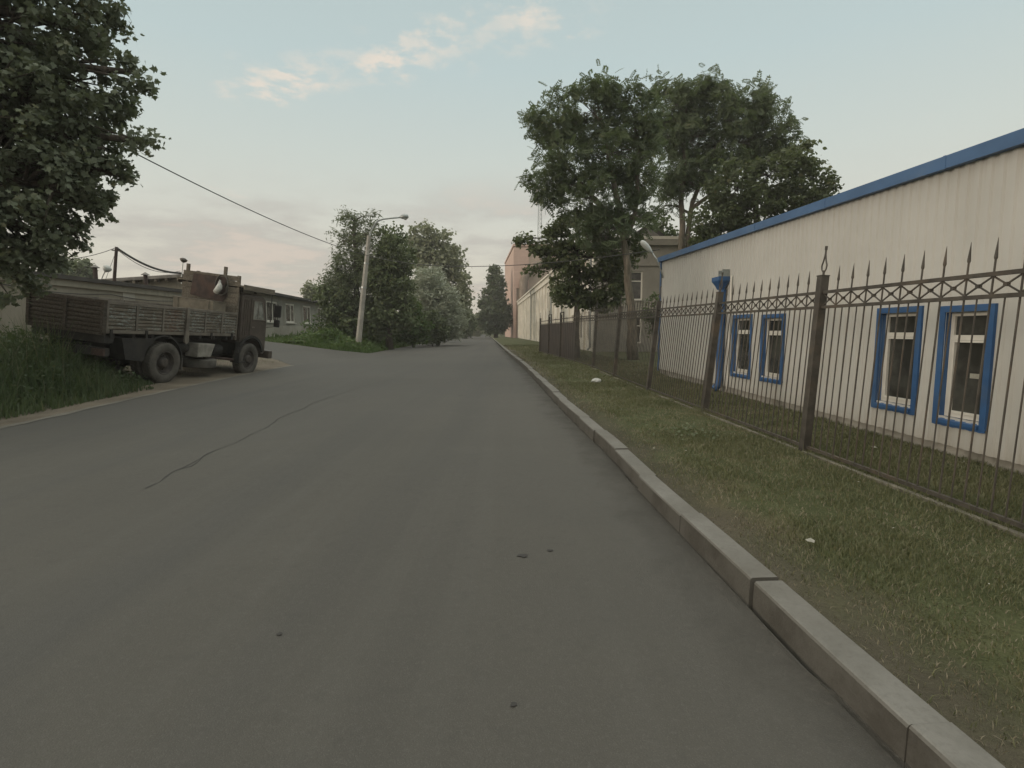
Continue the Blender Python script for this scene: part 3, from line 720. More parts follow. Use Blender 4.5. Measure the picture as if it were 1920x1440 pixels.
# ------------------------------------------------------------------ iron fence
def iron_fence():
    px = [(1508, 846), (1320, 773), (1215, 733), (1152, 707), (1112, 690), (1078, 679), (1050, 671), (1028, 665), (1012, 660.5)]
    base = [G(x, y, VUP) for x, y in px]
    d = (base[0] - base[1]); d.z = 0; d.normalize()
    base = [base[0] + d * 5.5, base[0] + d * 2.8] + base
    for b in base: b.z = gz(b.x, b.y) + VUP
    print('fence', [tuple(round(c, 2) for c in b) for b in base], [round((a - b).length, 2) for a, b in zip(base, base[1:])])
    lean = [.03, .045, .055, .10, .10, .07, .05, .03, .02, .02, .02]
    root = empty('iron_fence', base[2], (0, 0, 0), 'dark wrought iron fence with spear pickets and crossed band, leaning posts on the verge', 'fence')
    o = base[2]
    T = 1.70
    dirs = []
    for i in range(len(base)):
        a, b = base[max(i - 1, 0)], base[min(i + 1, len(base) - 1)]
        dd = b - a; dd.z = 0; dd.normalize(); dirs.append((dd, Vector((dd.y, -dd.x, 0))))
    tops = [base[i] + dirs[i][1] * lean[i] * T + Vector((0, 0, T)) for i in range(len(base))]
    tall = {2: 1, 3: 1, 0: 1}
    for i, b in enumerate(base):
        up = (tops[i] - b).normalized(); dd = dirs[i][0]
        m = MB(); hgt = T + .17
        m.beam(b - o - up * .1, b - o + up * hgt, .085, .085, up=dd)
        m.beam(b - o + up * hgt, b - o + up * (hgt + .012), .094, .094, up=dd)
        p = m.build('post', M['iron'], root, bevel=.004)
        f = MB(); c = b - o + up * (hgt + .012)
        f.tube([c, c + up * .05], .012, 6)
        for sgn in (-1, 1):
            f.tube([c + up * .02, c + up * .06 + dd * sgn * .035, c + up * .10 + dd * sgn * .042, c + up * .15 + dd * sgn * .02, c + up * .21 + dd * sgn * .004, c + up * .27], .008, 6)
        f.tube([c + up * .26, c + up * .30], [.014, .014], 8)
        f.build('finial', M['iron'], p, smooth='auto')
    for i in range(len(base) - 1):
        A, B, At, Bt = base[i] - o, base[i + 1] - o, tops[i] - o, tops[i + 1] - o
        def q(s, z): return (A.lerp(B, s)) .lerp(At.lerp(Bt, s), z / T)
        L = (B - A).length; g = .045 / L
        m = MB(); nb = max(6, int(round((L - .09) / .212)))
        solid = i >= 7
        for z in (.055, 1.545, 1.70): m.beam(q(g, z), q(1 - g, z), .032 if z > 1 else .03, .03)
        if not solid:
            for k in range(nb + 1):
                s = g + (1 - 2 * g) * k / nb
                if 0 < k < nb:
                    w = .0075
                    m.tube([q(s, .05), q(s, 1.80)], w, 6)
                    m.tube([q(s, 1.80), q(s, 1.815), q(s, 1.84), q(s, 1.95)], [.009, .013, .011, .0015], 6)
                if k < nb:
                    s2 = g + (1 - 2 * g) * (k + .5) / nb; s3 = g + (1 - 2 * g) * (k + 1) / nb
                    m.tube([q(s2, .07), q(s2, 1.545)], .0062, 6)
                    m.beam(q(s, 1.56), q(s3, 1.685), .010, .010); m.beam(q(s, 1.685), q(s3, 1.56), .010, .010)
                    cpt = q(s2, 1.6225); m.beam(cpt - Vector((0, 0, .014)), cpt + Vector((0, 0, .014)), .030, .026)
        m.build('picket_panel' if not solid else 'panel_rail', M['iron'], root)
        if solid:
            m = MB()
            n = 16
            pr = [(k / n, .012 if k % 2 else -.012) for k in range(n + 1)]
            nn = dirs[i][1]
            for (s, off) in pr: m.v += [tuple(q(g + s * (1 - 2 * g), .06) + nn * (off + .03)), tuple(q(g + s * (1 - 2 * g), 1.52) + nn * (off + .03))]
            for k in range(n): m.f.append((2 * k, 2 * k + 2, 2 * k + 3, 2 * k + 1)); m.mi.append(0)
            m.build('sheet_panel', M['sheet'], root, fix=False)
        # low concrete strip the fence stands on
        m = MB(); nn = dirs[i][1] * -.045
        m.beam(A.lerp(B, .02) + nn + Vector((0, 0, -.01)), A.lerp(B, .98) + nn + Vector((0, 0, -.01)), .05, .055)
        m.build('base_strip', M['strip'], root)
    # two low arches standing behind the solid panels
    for (xx, i) in ((0, 8), (0, 9)):
        A = base[i] - o + dirs[i][1] * .15; dd = dirs[i][0]
        m = MB(); z0, z1 = Vector((0, 0, 1.3)), Vector((0, 0, 2.0))
        m.tube([A + z0, A + z1, A + z1 + dd * .8, A + z0 + dd * .8], .03, 6); m.build('gate_hoop', M['iron'], root)
    return base
fbase = iron_fence()

# ------------------------------------------------------------------ buildings beyond
def window(m_name, root, x0, x1, z0, z1, y=0.0, depth=.10, bars=(), transom=None, w=.06, fm='white_frame', pane='pane_dull', label=None):
    """frame part set in an opening of a wall at local y; the panes are its sub-part"""
    f = MB(); frame_bars(f, x0, x1, z0, z1, w, y - depth - .04, y - depth + .02)
    for b in bars: f.box(x0 + (x1 - x0) * b - w * .4, x0 + (x1 - x0) * b + w * .4, y - depth - .038, y - depth + .018, z0 + w, z1 - w)
    if transom: f.box(x0 + w, x1 - w, y - depth - .036, y - depth + .024, z0 + (z1 - z0) * transom - w * .4, z0 + (z1 - z0) * transom + w * .4)
    fo = f.build(m_name, M[fm], root)
    g = MB(); g.add([(x0, y - depth - .01, z0), (x1, y - depth - .01, z0), (x1, y - depth - .01, z1), (x0, y - depth - .01, z1)], [(0, 1, 2, 3)])
    g.build('pane', M[pane], fo)
    return fo

def long_white_building():
    zb = .28
    c = P(1114, 660, 30.5); f = P(972, 636, 95)
    fr = Frame((f.x, f.y, 0), (c.x, c.y, 0), z=.2)          # from far to near, outward normal towards the fence/road?
    # outward side must be -x (towards the road)
    if fr.n.x > 0: fr = Frame((c.x, c.y, 0), (f.x, f.y, 0), z=.2)
    L = fr.L; H = 6.35; W = 12.5
    root = empty('long_building', fr.a, (0, 0, fr.rz), 'long two storey whitewashed building with pilasters along the road behind the trees', 'building')
    ss = [0, L]; holes = []
    n = 22; bay = L / n
    for k in range(n):
        cx = (k + .5) * bay
        for (a, b) in ((.75, 2.35), (3.45, 5.0)):
            holes.append((cx - .55, cx + .55, a, b))
    grid_wall(m := MB(), [0, L] + [v for h in holes for v in h[:2]], [0, H] + [v for h in holes for v in h[2:]], holes)
    for h in holes: reveal(m, h, 0, -.14)
    m.build('road_wall', M['whitewall'], root)
    p = MB()
    for k in range(n + 1): p.box(max(0, k * bay - .22), min(L, k * bay + .22), .0, .12, 0, H - .55)
    p.build('pilasters', M['whitewall'], root)
    for h in holes: window('window', root, *h, depth=.12, bars=(.5,), w=.07)
    c = MB(); c.box(-.3, L + .2, -W - .3, .34, H, H + .16); c.box(-.12, L + .1, .003, .18, H - .5, H - .003); c.build('cornice', M['whitewall'], root)
    # end wall that faces the camera (local x = 0 side when the frame starts at the near corner)
    holes2 = []
    ew = MB()
    near = 0 if fr.a.y < 50 else L
    sx = -1 if near == 0 else 1
    def E(u, z, d=0.0): return (near + sx * d, -u, z)          # u along the end wall, d outwards
    wins = [(1.98, 2.72), (5.6, 6.35), (9.2, 9.95)]
    hz = [(.55, 2.05), (3.0, 4.6)]
    us = sorted({0, W} | {v for w in wins for v in w}); zs = sorted({0, H} | {v for h in hz for v in h})
    for i in range(len(us) - 1):
        for j in range(len(zs) - 1):
            cu, cz = (us[i] + us[i + 1]) / 2, (zs[j] + zs[j + 1]) / 2
            if any(a < cu < b for a, b in wins) and any(a < cz < b for a, b in hz): continue
            ew.add([E(us[i], zs[j]), E(us[i + 1], zs[j]), E(us[i + 1], zs[j + 1]), E(us[i], zs[j + 1])], [(0, 1, 2, 3)])
    for a, b in wins:
        for c_, d_ in hz:
            ew.add([E(a, c_), E(b, c_), E(b, d_), E(a, d_), E(a, c_, -.14), E(b, c_, -.14), E(b, d_, -.14), E(a, d_, -.14)],
                   [(0, 1, 5, 4), (1, 2, 6, 5), (2, 3, 7, 6), (3, 0, 4, 7)])
    ew.build('end_wall', M['greywall'], root)
    bm_ = MB()
    x0, x1 = sorted((near + sx * .003, near + sx * .10))
    bm_.box(x0, x1, -W, -.03, H - 1.45, H - 1.33); bm_.box(*sorted((near + sx * .003, near + sx * .28)), -W, .17, H - .32, H - .003)
    bm_.build('string_course', M['greywall'], root)
    for a, b in wins:
        for c_, d_ in hz:
            f_ = MB(); w = .07; y0, y1 = -.13, -.07
            def bx(u0, u1, z0, z1, da=y0, db=y1, mb=f_):
                xa, xb = sorted((near + sx * da, near + sx * db)); mb.box(xa, xb, -u1, -u0, z0, z1)
            bx(a, a + w, c_, d_); bx(b - w, b, c_, d_); bx(a + w, b - w, c_, c_ + w); bx(a + w, b - w, d_ - w, d_)
            bx(a + w, b - w, c_ + (d_ - c_) * .66 - .03, c_ + (d_ - c_) * .66 + .03)
            fo = f_.build('window', M['white_frame'], root)
            g = MB(); g.add([E(a, c_, -.11), E(b, c_, -.11), E(b, d_, -.11), E(a, d_, -.11)], [(0, 1, 2, 3)]); g.build('pane', M['pane_dull'], fo)
            sl = MB(); bx(a - .06, b + .06, c_ - .07, c_ - .003, -.06, .08, sl); sl.build('sill', M['concrete'], fo)
    # hipped roof and a small dormer
    r = MB(); z = H + .163
    r.add([(-.25, .30, z), (L + .15, .30, z), (L + .15, -W - .25, z), (-.25, -W - .25, z), (5, -W / 2, z + .85), (L - 5, -W / 2, z + .85)],
          [(0, 1, 5, 4), (1, 2, 5), (2, 3, 4, 5), (3, 0, 4), (0, 3, 2, 1)])
    rf = r.build('roof', M['roofing'], root)
    dx = 1.2 if near == 0 else L - 1.2
    q = MB(); yy = -3.4; q.prism([(yy - .9, z - .05), (yy + .9, z - .05), (yy + .9, z + .35), (yy, z + 1.0), (yy - .9, z + .35)], dx, dx - sx * 2.4, plane='yz')
    dm = q.build('dormer', M['roofing'], rf)
    q = MB(); xx = dx + sx * .01; q.add([(xx, yy - .6, z + .03), (xx, yy + .6, z + .03), (xx, yy + .6, z + .3), (xx, yy, z + .7), (xx, yy - .6, z + .3)], [(0, 1, 2, 3, 4)]); q.build('dormer_panel', M['tin'], rf)
    # back and far walls
    b = MB(); far = L - near
    b.add([(0, -W, 0), (L, -W, 0), (L, -W, H), (0, -W, H)], [(0, 1, 2, 3)]); b.add([(far, 0, 0), (far, -W, 0), (far, -W, H), (far, 0, H)], [(0, 1, 2, 3)])
    b.build('rear_wall', M['greywall'], root)
    # downpipes with swan necks
    for s in (.3, 18, 38):
        s_ = s if near == 0 else L - s
        d = MB(); d.tube([(s_, .30, H - .02), (s_, .28, H - .25), (s_, .20, H - .6), (s_, .20, .3), (s_, .34, .15)], .065, 8); d.build('drainpipe', M['galv'], root, smooth='auto')
long_white_building()

def pink_building():
    c = P(968, 634, 97); f = P(951, 632, 122)
    fr = Frame((c.x, c.y), (f.x, f.y), z=.15)
    L = fr.L; W = 24
    if fr.n.x > 0: W = 24
    H = (622 - 466) * .097 + EYE - .15
    root = empty('tower_block', fr.a, (0, 0, fr.rz), 'tall pink brick industrial block with blank side wall at the far end of the road', 'building')
    m = MB(); m.box(0, L, -W, 0, 0, H); m.build('wall', M['pink_pale'], root)
    m = MB(); m.box(-.35, L, .003, .5, 0, H - .2); m.box(-.35, -.003, -2.2, .003, H * .55, H - .3); m.build('corner_wall', M['pink'], root)
    m = MB(); m.box(-.4, L + .1, -W - .1, .6, H, H + .4); m.build('parapet', M['pink'], root)
    m = MB(); m.tube([(-.9, -1.2, 0), (-.9, -1.2, H * .62), (-.9, -1.7, H * .70), (-.9, -3.0, H * .78), (-.6, -4.8, H * .83)], .75, 12); m.build('duct', M['duct'], root, smooth='auto')
    for (u, z) in ((5.2, H - 3.4), (5.2, H * .45), (13, H - 3.4)):
        fo = MB(); fo.box(-.05, -.003, -u - 1.1, -u + 1.1, z, z + 2.6); w = fo.build('window', M['duct'], root)
        g = MB(); g.box(-.07, -.052, -u - .9, -u + .9, z + .2, z + 2.4); g.build('pane', M['pane_dull'], w)
    # antenna mast on its roof
    a = P(1012, 462, 104); t = P(1012, 352, 104)
    r2 = empty('antenna_mast', (a.x, a.y, H + .55), (0, 0, 0), 'thin lattice antenna mast on the roof of the far pink block', 'mast')
    hh = t.z - H - .55; m = MB(); w0 = .42
    cs = [(w0, w0), (-w0, w0), (-w0, -w0), (w0, -w0)]
    for x, y in cs: m.beam((x, y, 0), (x * .6, y * .6, hh), .07)
    nseg = 14
    for k in range(nseg):
        za, zb = hh * k / nseg, hh * (k + 1) / nseg; fa, fb = 1 - .4 * k / nseg, 1 - .4 * (k + 1) / nseg
        for q in range(4):
            p, s = cs[q], cs[(q + 1) % 4]
            m.beam((p[0] * fa, p[1] * fa, za), (s[0] * fb, s[1] * fb, zb), .04)
            m.beam((p[0] * fb, p[1] * fb, zb), (s[0] * fb, s[1] * fb, zb), .04)
    m.build('lattice', M['galv'], r2)
    for k, z in enumerate((hh * .93, hh * .8)):
        m = MB(); m.box(-.75, -.45, -.2, .2, z - .6, z + .5); m.beam((-.5, 0, z), (-.2, 0, z), .08); m.build('antenna', M['white_frame'], r2)
pink_building()

def garages():
    # long flat garage row, wall nearly parallel to the road
    a = Vector((-14.9, 8.0, 0)); b = Vector((-13.95, 22.6, 0))
    fr = Frame((a.x, a.y), (b.x, b.y), z=.45); L = fr.L
    # outward normal must look at the road (+x): walk far -> near
    fr = Frame((b.x, b.y), (a.x, a.y), z=.45)
    root = empty('garage_row', fr.a, (0, 0, fr.rz), 'long low plastered garage row with flat roof behind the old truck', 'building')
    _, ht = fr.hit(330, 548); _, hn = fr.hit(60, 517)
    H0, H1 = ht, ht + (hn - ht) * L / max(1, (fr.hit(60, 517)[0]))
    m = MB(); m.add([(0, 0, -.6), (L, 0, -.6), (L, 0, H1), (0, 0, H0), (0, -5.5, -.6), (L, -5.5, -.6), (L, -5.5, H1), (0, -5.5, H0)],
                    [(0, 1, 2, 3), (5, 4, 7, 6), (0, 3, 7, 4), (1, 5, 6, 2)])
    m.build('wall', M['garage'], root)
    def slab(mb, y0, y1, dz0, dz1, x0=-.12, x1=L):
        h = lambda x: H0 + (H1 - H0) * x / L
        mb.add([(x, y, h(x) + z) for z in (dz0, dz1) for y in (y0, y1) for x in (x0, x1)],
               [(0, 2, 3, 1), (4, 5, 7, 6), (0, 1, 5, 4), (2, 6, 7, 3), (0, 4, 6, 2), (1, 3, 7, 5)])
    m = MB(); slab(m, -5.6, .16, .0, .13); m.build('roof', M['roofing'], root)
    m = MB(); slab(m, .003, .07, -.22, -.003); m.build('cornice', M['garage_trim'], root)
    m = MB()
    for k in range(1, 5): m.box(L * k / 5 - .02, L * k / 5 + .02, .002, .012, -.5, min(H0, H1) - .25)
    m.build('pilaster', M['garage_trim'], root)
    # patched brick spot and a cable along the eave
    s, z = fr.hit(241, 555); m = MB(); m.box(s - .28, s + .28, .004, .02, z - .3, z + .3); m.build('brick_patch', M['panel_lo'], root)
    m = MB(); pts = []
    for k in range(25):
        s = L * k / 24; pts.append((s, .05, H0 + (H1 - H0) * k / 24 - .34 - .10 * math.sin(PI * ((k % 6) / 6)))); 
    m.tube(pts, .014, 5); tag(m.build('wall_cable', M['cable'], root))
    # taller gable-end shed behind
    c0 = P(212, 600, 24.5); c1 = P(392, 600, 25.0)
    f2 = Frame((c1.x, c1.y), (c0.x, c0.y), z=.8)
    if f2.n.y > 0: f2 = Frame((c0.x, c0.y), (c1.x, c1.y), z=.8)
    L2 = f2.L
    root = empty('shed', f2.a, (0, 0, f2.rz), 'plastered shed with a slanting tin roof edge rising behind the truck bed', 'building')
    s0, h0 = f2.hit(230, 528); s1, h1 = f2.hit(345, 520)
    k_ = (h1 - h0) / (s1 - s0); hA = h0 - k_ * s0; hB = hA + k_ * L2
    m = MB(); m.prism([(0, -.5), (L2, -.5), (L2, hB), (0, hA)], 0, -2.6, plane='xz'); m.build('wall', M['garage'], root)
    m = MB(); m.prism([(-.2, hA - .02), (L2 + .2, hB - .02), (L2 + .2, hB + .12), (-.2, hA + .12)], .35, -2.8, plane='xz'); m.build('roof', M['tin'], root)
    for k in range(9):
        m = MB(); x = L2 * (k + .5) / 9; z = hA + (hB - hA) * x / L2; m.box(x - .05, x + .05, .003, .33, z - .14, z - .023)
        m.build('rafter_end', M['oldwood'], root)
    # chimneys: thin pipes with caps
    for (px, yb, yt, Y, lab) in ((180, 527, 499, 21.5, 'thin rusty chimney pipe with cap nearest the poplar trees above the garage roof'), (274, 537, 513, 22.0, 'thin rusty chimney pipe with cap left of the truck headboard')):
        bpt = P(px, yb, Y); tpt = P(px, yt, Y)
        r3 = empty('chimney_pipe', bpt, (0, 0, 0), lab, 'chimney', 'chimney pipes on the garage roofs'); h = tpt.z - bpt.z
        m = MB(); m.tube([(0, 0, -.55), (0, 0, h - .05)], .075, 10); m.build('pipe', M['rust'], r3, smooth='auto')
        m = MB(); m.lathe([(.16, h - .06), (.15, h - .04), (.01, h + .06)], 12); m.tube([(0, 0, h - .1), (0, 0, h)], .015, 5); m.build('cap', M['tin'], r3)
garages()

def workshop():
    a = P(455, 640, 34.2); b = P(655, 640, 57.5)
    fr = Frame((b.x, b.y), (a.x, a.y), z=.95)
    if fr.n.x < 0: fr = Frame((a.x, a.y), (b.x, b.y), z=.95)
    L = fr.L; W = 9
    root = empty('workshop', fr.a, (0, 0, fr.rz), 'low grey panel building with white framed windows between truck and roadside trees', 'building')
    s0, h0 = fr.hit(500, 552); s1, h1 = fr.hit(640, 577); k_ = (h1 - h0) / (s1 - s0)
    H = lambda s: h0 + k_ * (s - s0)
    holes = []
    for (xa, xb) in ((500, 520.5), (536, 552.5), (568.5, 583), (596, 606.5), (619.5, 631), (640, 650)):
        sa, _ = fr.hit(xa, 590); sb, _ = fr.hit(xb, 590); sa, sb = sorted((sa, sb))
        sa = max(sa, .3); sb = min(sb, L - .2)
        if sb > sa + .3: holes.append((sa, sb, 1.15, 2.62))
    hmin = 3.0
    m = MB(); grid_wall(m, [0, L] + [v for h in holes for v in h[:2]], [.9, 2.8] + [v for h in holes for v in h[2:]], holes)
    for h in holes: reveal(m, h, 0, -.10)
    m.build('wall', M['panel'], root)
    m = MB(); m.add([(0, .02, -.7), (L, .02, -.7), (L, .02, .9), (0, .02, .9), (0, 0, .9), (L, 0, .9)], [(0, 1, 2, 3), (3, 2, 5, 4)]); m.build('base_wall', M['panel_lo'], root)
    m = MB(); m.add([(0, .004, 2.8), (L, .004, 2.8), (L, .004, H(L)), (0, .004, H(0))], [(0, 1, 2, 3)])
    m.add([(0, 0, -.7), (0, -W, -.7), (0, -W, H(0)), (0, 0, H(0))], [(0, 1, 2, 3)]); m.add([(L, 0, -.7), (L, -W, -.7), (L, -W, H(L)), (L, 0, H(L))], [(0, 1, 2, 3)])
    m.build('upper_wall', M['garage_trim'], root)
    m = MB(); m.add([(x, y, H(x) + z) for z in (0, .16) for y in (-W - .3, .5) for x in (-.4, L + .3)],
                    [(0, 2, 3, 1), (4, 5, 7, 6), (0, 1, 5, 4), (2, 6, 7, 3), (0, 4, 6, 2), (1, 3, 7, 5)]); m.build('roof', M['roofing'], root)
    # panel joints
    m = MB()
    for i in range(len(holes)):
        x = holes[i][1] + .45
        if x < L - .2: m.box(x - .03, x + .03, .003, .02, .92, 2.8)
    m.build('joint', M['garage_trim'], root)
    for i, h in enumerate(holes):
        fo = window('window', root, *h, depth=.05, bars=(.42,), w=.12)
        s = MB(); s.box(h[0] - .05, h[1] + .05, -.05, .10, h[2] - .06, h[2] - .003); s.build('sill', M['white_frame'], fo)
workshop()

# ------------------------------------------------------------------ lamps, poles and wires
def street_lamp():
    p = Vector((-9.55, 33.0, 0)); p.z = gz(p.x, p.y)
    top = P(692, 442, 33.0) - p
    root = empty('street_lamp', p, (0, 0, 0), 'leaning concrete street lamp with curved steel arm over the junction', 'street lamp')
    b = MB()
    bx = P(674, 622, 33.0) - p; lean = (top - bx) / (top.z - bx.z)
    foot = bx - lean * bx.z
    b.tube([foot - lean * .3, foot + lean * 3, top], [.19, .165, .12], 8); b.build('pole', M['concrete'], root)
    a = MB(); e = [P(x, y, 33.0) - p for x, y in ((692, 444), (694, 437), (699, 428), (703, 421), (709, 414), (718, 411), (735, 409), (752, 407.5))]
    a.tube(e, .045, 8); a.tube([top - lean * .8 + Vector((.13, 0, 0)), e[1]], .04, 6); a.build('arm', M['galv'], root, smooth=True)
    h = MB(); q = [P(x, y, 33.0) - p for x, y in ((750, 407.5), (754, 406.6), (759, 406), (764, 406.5), (766, 408))]
    h.tube(q, [.06, .13, .17, .13, .03], 10); h.build('lamp_head', M['galv'], root, smooth=True)
    g = MB(); q = [P(x, y, 33.0) - p for x, y in ((756, 409), (760, 409.2), (764, 409.2))]
    g.tube(q, [.05, .12, .04], 10); g.build('lamp_glass', M['lampglass'], root, smooth=True)
    c = MB(); z = .80
    for t in (.55, .76): q0 = foot + lean * (top.z - foot.z) * t; c.tube([q0 - lean * .04, q0 + lean * .04], .165 if t < .6 else .15, 10)
    c.build('band', M['galv'], root)
    return p
street_lamp()

def catenary(m, a, b, sag, r, n=24):
    pts = [a.lerp(b, k / n) + Vector((0, 0, -4 * sag * (k / n) * (1 - k / n))) for k in range(n + 1)]
    m.tube(pts, r, 5)
def wire(name, a, b, sag, r, label, group='overhead wires'):
    m = MB(); o = a.copy(); catenary(m, a - o, b - o, sag, r)
    w = m.build(name, M['cable']); w.location = o; tag(w, label, 'wire', group); return w
lampw = P(688.5, 479, 32.85)
wire('overhead_wire', P(40, 175, 11.0), lampw, .35, .016, 'black wire from the near left tree crown down to the leaning street lamp')
wire('overhead_wire', lampw, P(1236, 468, 14.9), .55, .013, 'thin wire from the leaning street lamp across the road to the blue roofed building')

def utility_pole():
    p = P(213, 545, 22.0); t = P(218.5, 463, 22.0)
    root = empty('utility_pole', p, (0, 0, 0), 'short slightly leaning steel pole above the garage roof carrying the thick cable bundle', 'pole')
    d = t - p; m = MB(); m.tube([-d * .6, d], [.07, .055], 8); m.build('pole', M['rust'], root, smooth='auto')
    m = MB(); m.beam(d * .93 - Vector((.18, 0, 0)), d * .93 + Vector((.22, 0, -.05)), .05); m.build('bracket', M['iron'], root)
    wire('cable_bundle', P(219, 465, 22), P(341, 512, 24.4), .25, .045, 'thick sagging cable bundle from the garage pole towards the truck headboard', 'cables on the garage pole')
    wire('service_cable', P(219, 467, 22), P(338, 508, 24.0), .38, .012, 'thin cable hanging just under the thick cable bundle', 'cables on the garage pole')
    wire('service_cable', P(218, 464, 22), P(100, 487, 19), .12, .012, 'thin cable running left from the garage pole into the tree', 'cables on the garage pole')
    wire('stay_wire', P(218, 470, 22), P(197, 527, 22), .0, .008, 'thin stay wire slanting left from the garage pole to the roof', 'cables on the garage pole')
utility_pole()
def roof_lamp(px, yb, pts, Y, label):
    b = P(px, yb, Y); root = empty('roof_lamp', b, (0, 0, 0), label, 'lamp', 'lamps on the garage roofs')
    q = [P(x, y, Y) - b for x, y in pts]
    m = MB(); m.tube([q[0] - Vector((0, 0, .2))] + q[:-1], .022, 6); m.build('pole', M['galv'], root)
    a, c = q[-2], q[-1]; d = (c - a); m = MB(); m.tube([a, a + d * .3, a + d * .7, c], [.05, .13, .16, .06], 10); m.build('lamp_head', M['lampglass' if px < 250 else 'iron'], root, smooth=True)
roof_lamp(189, 526, [(189, 526), (193, 516), (197, 509), (204, 499)], 21.0, 'white lamp head tilted on a bent stem on the garage roof')
roof_lamp(340, 524, [(340, 524), (341.5, 505), (343, 492), (345.5, 484)], 24.3, 'small dark lamp on a thin stem rising left of the truck headboard')

# ------------------------------------------------------------------ the old flatbed truck (local: x forward, y left, z up; wheels stand on z = 0)
def old_truck():
    yaw = math.radians(90 - 6.5)
    root = empty('flatbed_truck', (0, 0, 0), (0, 0, 0), 'derelict dark brown flatbed truck with peeling dropside bed leaning on the dirt shoulder', 'truck')
    W = .91                                                   # half width of the bed
    BX0, BX1 = 0.0, 4.52; ZB, ZT = 1.24, 1.92
    RWX, FWX, R = 1.72, 5.13, .505
    CX0, CX1 = 4.62, 5.98
    # --- chassis
    m = MB()
    for y in (-.42, .42): m.box(.15, 5.90, y - .045, y + .045, .72, .95)
    for x in (.3, 1.1, 2.5, 3.6, 4.3): m.box(x - .05, x + .05, -.375, .375, .76, .92)
    for y in (-.42, .42): m.box(.1, BX1, y - .05, y + .05, .953, 1.10)
    for x in [0.25 + .56 * k for k in range(8)]: m.box(x - .04, x + .04, -W + .03, W - .03, 1.103, 1.20)
    m.box(.0, .14, -.9, .9, .70, .88)                            # rear cross beam
    for s in (-1, 1): m.tube([(RWX, s * .2, R), (RWX, s * .9, R)], .08, 8)
    m.tube([(RWX, -.2, R), (RWX, .2, R)], .2, 10)
    m.tube([(FWX, -.9, R), (FWX, .9, R)], .06, 8)
    m.tube([(RWX, 0, R), (4.2, 0, .72)], .05, 8)
    for s in (-1, 1):
        for k in range(4): m.tube([(RWX - .65 + .05 * k, s * .5, .70 - .03 * k), (RWX, s * .5, .60 - .03 * k), (RWX + .65 - .05 * k, s * .5, .70 - .03 * k)], .022, 5)
        m.tube([(FWX - .6, s * .45, .68), (FWX, s * .45, .58), (FWX + .6, s * .45, .68)], .04, 5)
    m.box(4.0, 5.2, -.4, .4, .55, 1.15)                          # engine / gearbox mass
    m.build('chassis', M['chassis'], root)
    # --- bed floor
    m = MB(); m.box(BX0 + .02, BX1, -W + .04, W - .04, 1.203, 1.262); m.build('bed_floor', M['oldwood'], root)
    # --- dropsides: ribbed boards in three leaves with stakes and rails
    def side(y, sgn, name, mt, x0, x1):
        m = MB(); t = .035; yo = y * 1.0
        nrib = 7; hh = (ZT - .06) - (ZB + .05)
        prof = [(0, ZB + .05)]
        for k in range(nrib):
            z = ZB + .05 + hh * k / nrib; d = hh / nrib
            prof += [(.0, z + d * .12), (.018, z + d * .3), (.018, z + d * .75), (.0, z + d * .93)]
        prof.append((0, ZT - .06))
        loop = [(yo + sgn * p, z) for p, z in prof] + [(yo - sgn * t, ZT - .06), (yo - sgn * t, ZB + .05)]
        m.prism(loop, x0 + .05, x1 - .05, plane='yz')
        a, b = sorted((yo - sgn * t, yo + sgn * .022))
        return m, a, b
    leaves = [(BX0, 2.40), (2.42, BX1)]
    for sgn in (-1, 1):
        for x0, x1 in leaves:
            m, a, b = side(sgn * W, sgn, 'side', 'bedside', x0, x1)
            p = m.build('side_board', M['bedside'], root)
            f = MB(); f.box(x0, x1, a - .004, b + .004, ZT - .06, ZT); f.box(x0, x1, a - .003, b + .003, ZB - .02, ZB + .05)
            f.box(x0, x0 + .05, a - .002, b + .002, ZB + .05, ZT - .06); f.box(x1 - .05, x1, a - .002, b + .002, ZB + .05, ZT - .06)
            n = 2
            for k in range(1, n + 1):
                xx = x0 + (x1 - x0) * k / (n + 1)
                f.box(xx - .03, xx + .03, (b if sgn > 0 else a - .02), (b + .02 if sgn > 0 else a), ZB + .05, ZT - .06)
            f.build('side_rail', M['cab_trim'], p)
        # hinge post between the two leaves
        m = MB(); yy = sgn * (W + .03); a, b = sorted((yy, yy + sgn * .04))
        m.prism([(2.33, ZB - .20), (2.41, ZB - .26), (2.49, ZB - .20), (2.47, ZB + .1), (2.45, ZT + .02), (2.37, ZT + .02), (2.35, ZB + .1)], a, b, plane='xz')
        m.build('hinge_post', M['cab_trim'], root)
        for xx in (.12, 1.1, 3.4, 4.3):
            m = MB(); a, b = sorted((sgn * (W + .02), sgn * (W + .05))); m.box(xx - .03, xx + .03, a, b, ZB - .12, ZB + .06); m.build('hinge', M['chassis'], root)
    # --- tailgate
    m = MB(); nrib = 7; hh = (ZT - .06) - (ZB - .02); prof = [(.0, ZB - .02)]
    for k in range(nrib):
        z = ZB - .02 + hh * k / nrib; d = hh / nrib
        prof += [(0, z + d * .12), (-.02, z + d * .3), (-.02, z + d * .75), (0, z + d * .93)]
    prof.append((0, ZT - .06)); loop = prof + [(.035, ZT - .06), (.035, ZB - .02)]
    m.prism([(x - .045, z) for x, z in loop], -W + .05, W - .05, plane='xz')
    tg = m.build('tailgate', M['tailboard'], root)
    m = MB(); m.box(-.075, -.005, -W - .03, W + .03, ZT - .06, ZT + .01); m.box(-.072, -.005, -W - .03, W + .03, ZB - .07, ZB - .02)
    for y in (-W + .01, 0, W - .01): m.box(-.09, -.007, y - .035, y + .035, ZB - .02, ZT - .06)
    m.build('tailgate_rail', M['tailboard'], tg)
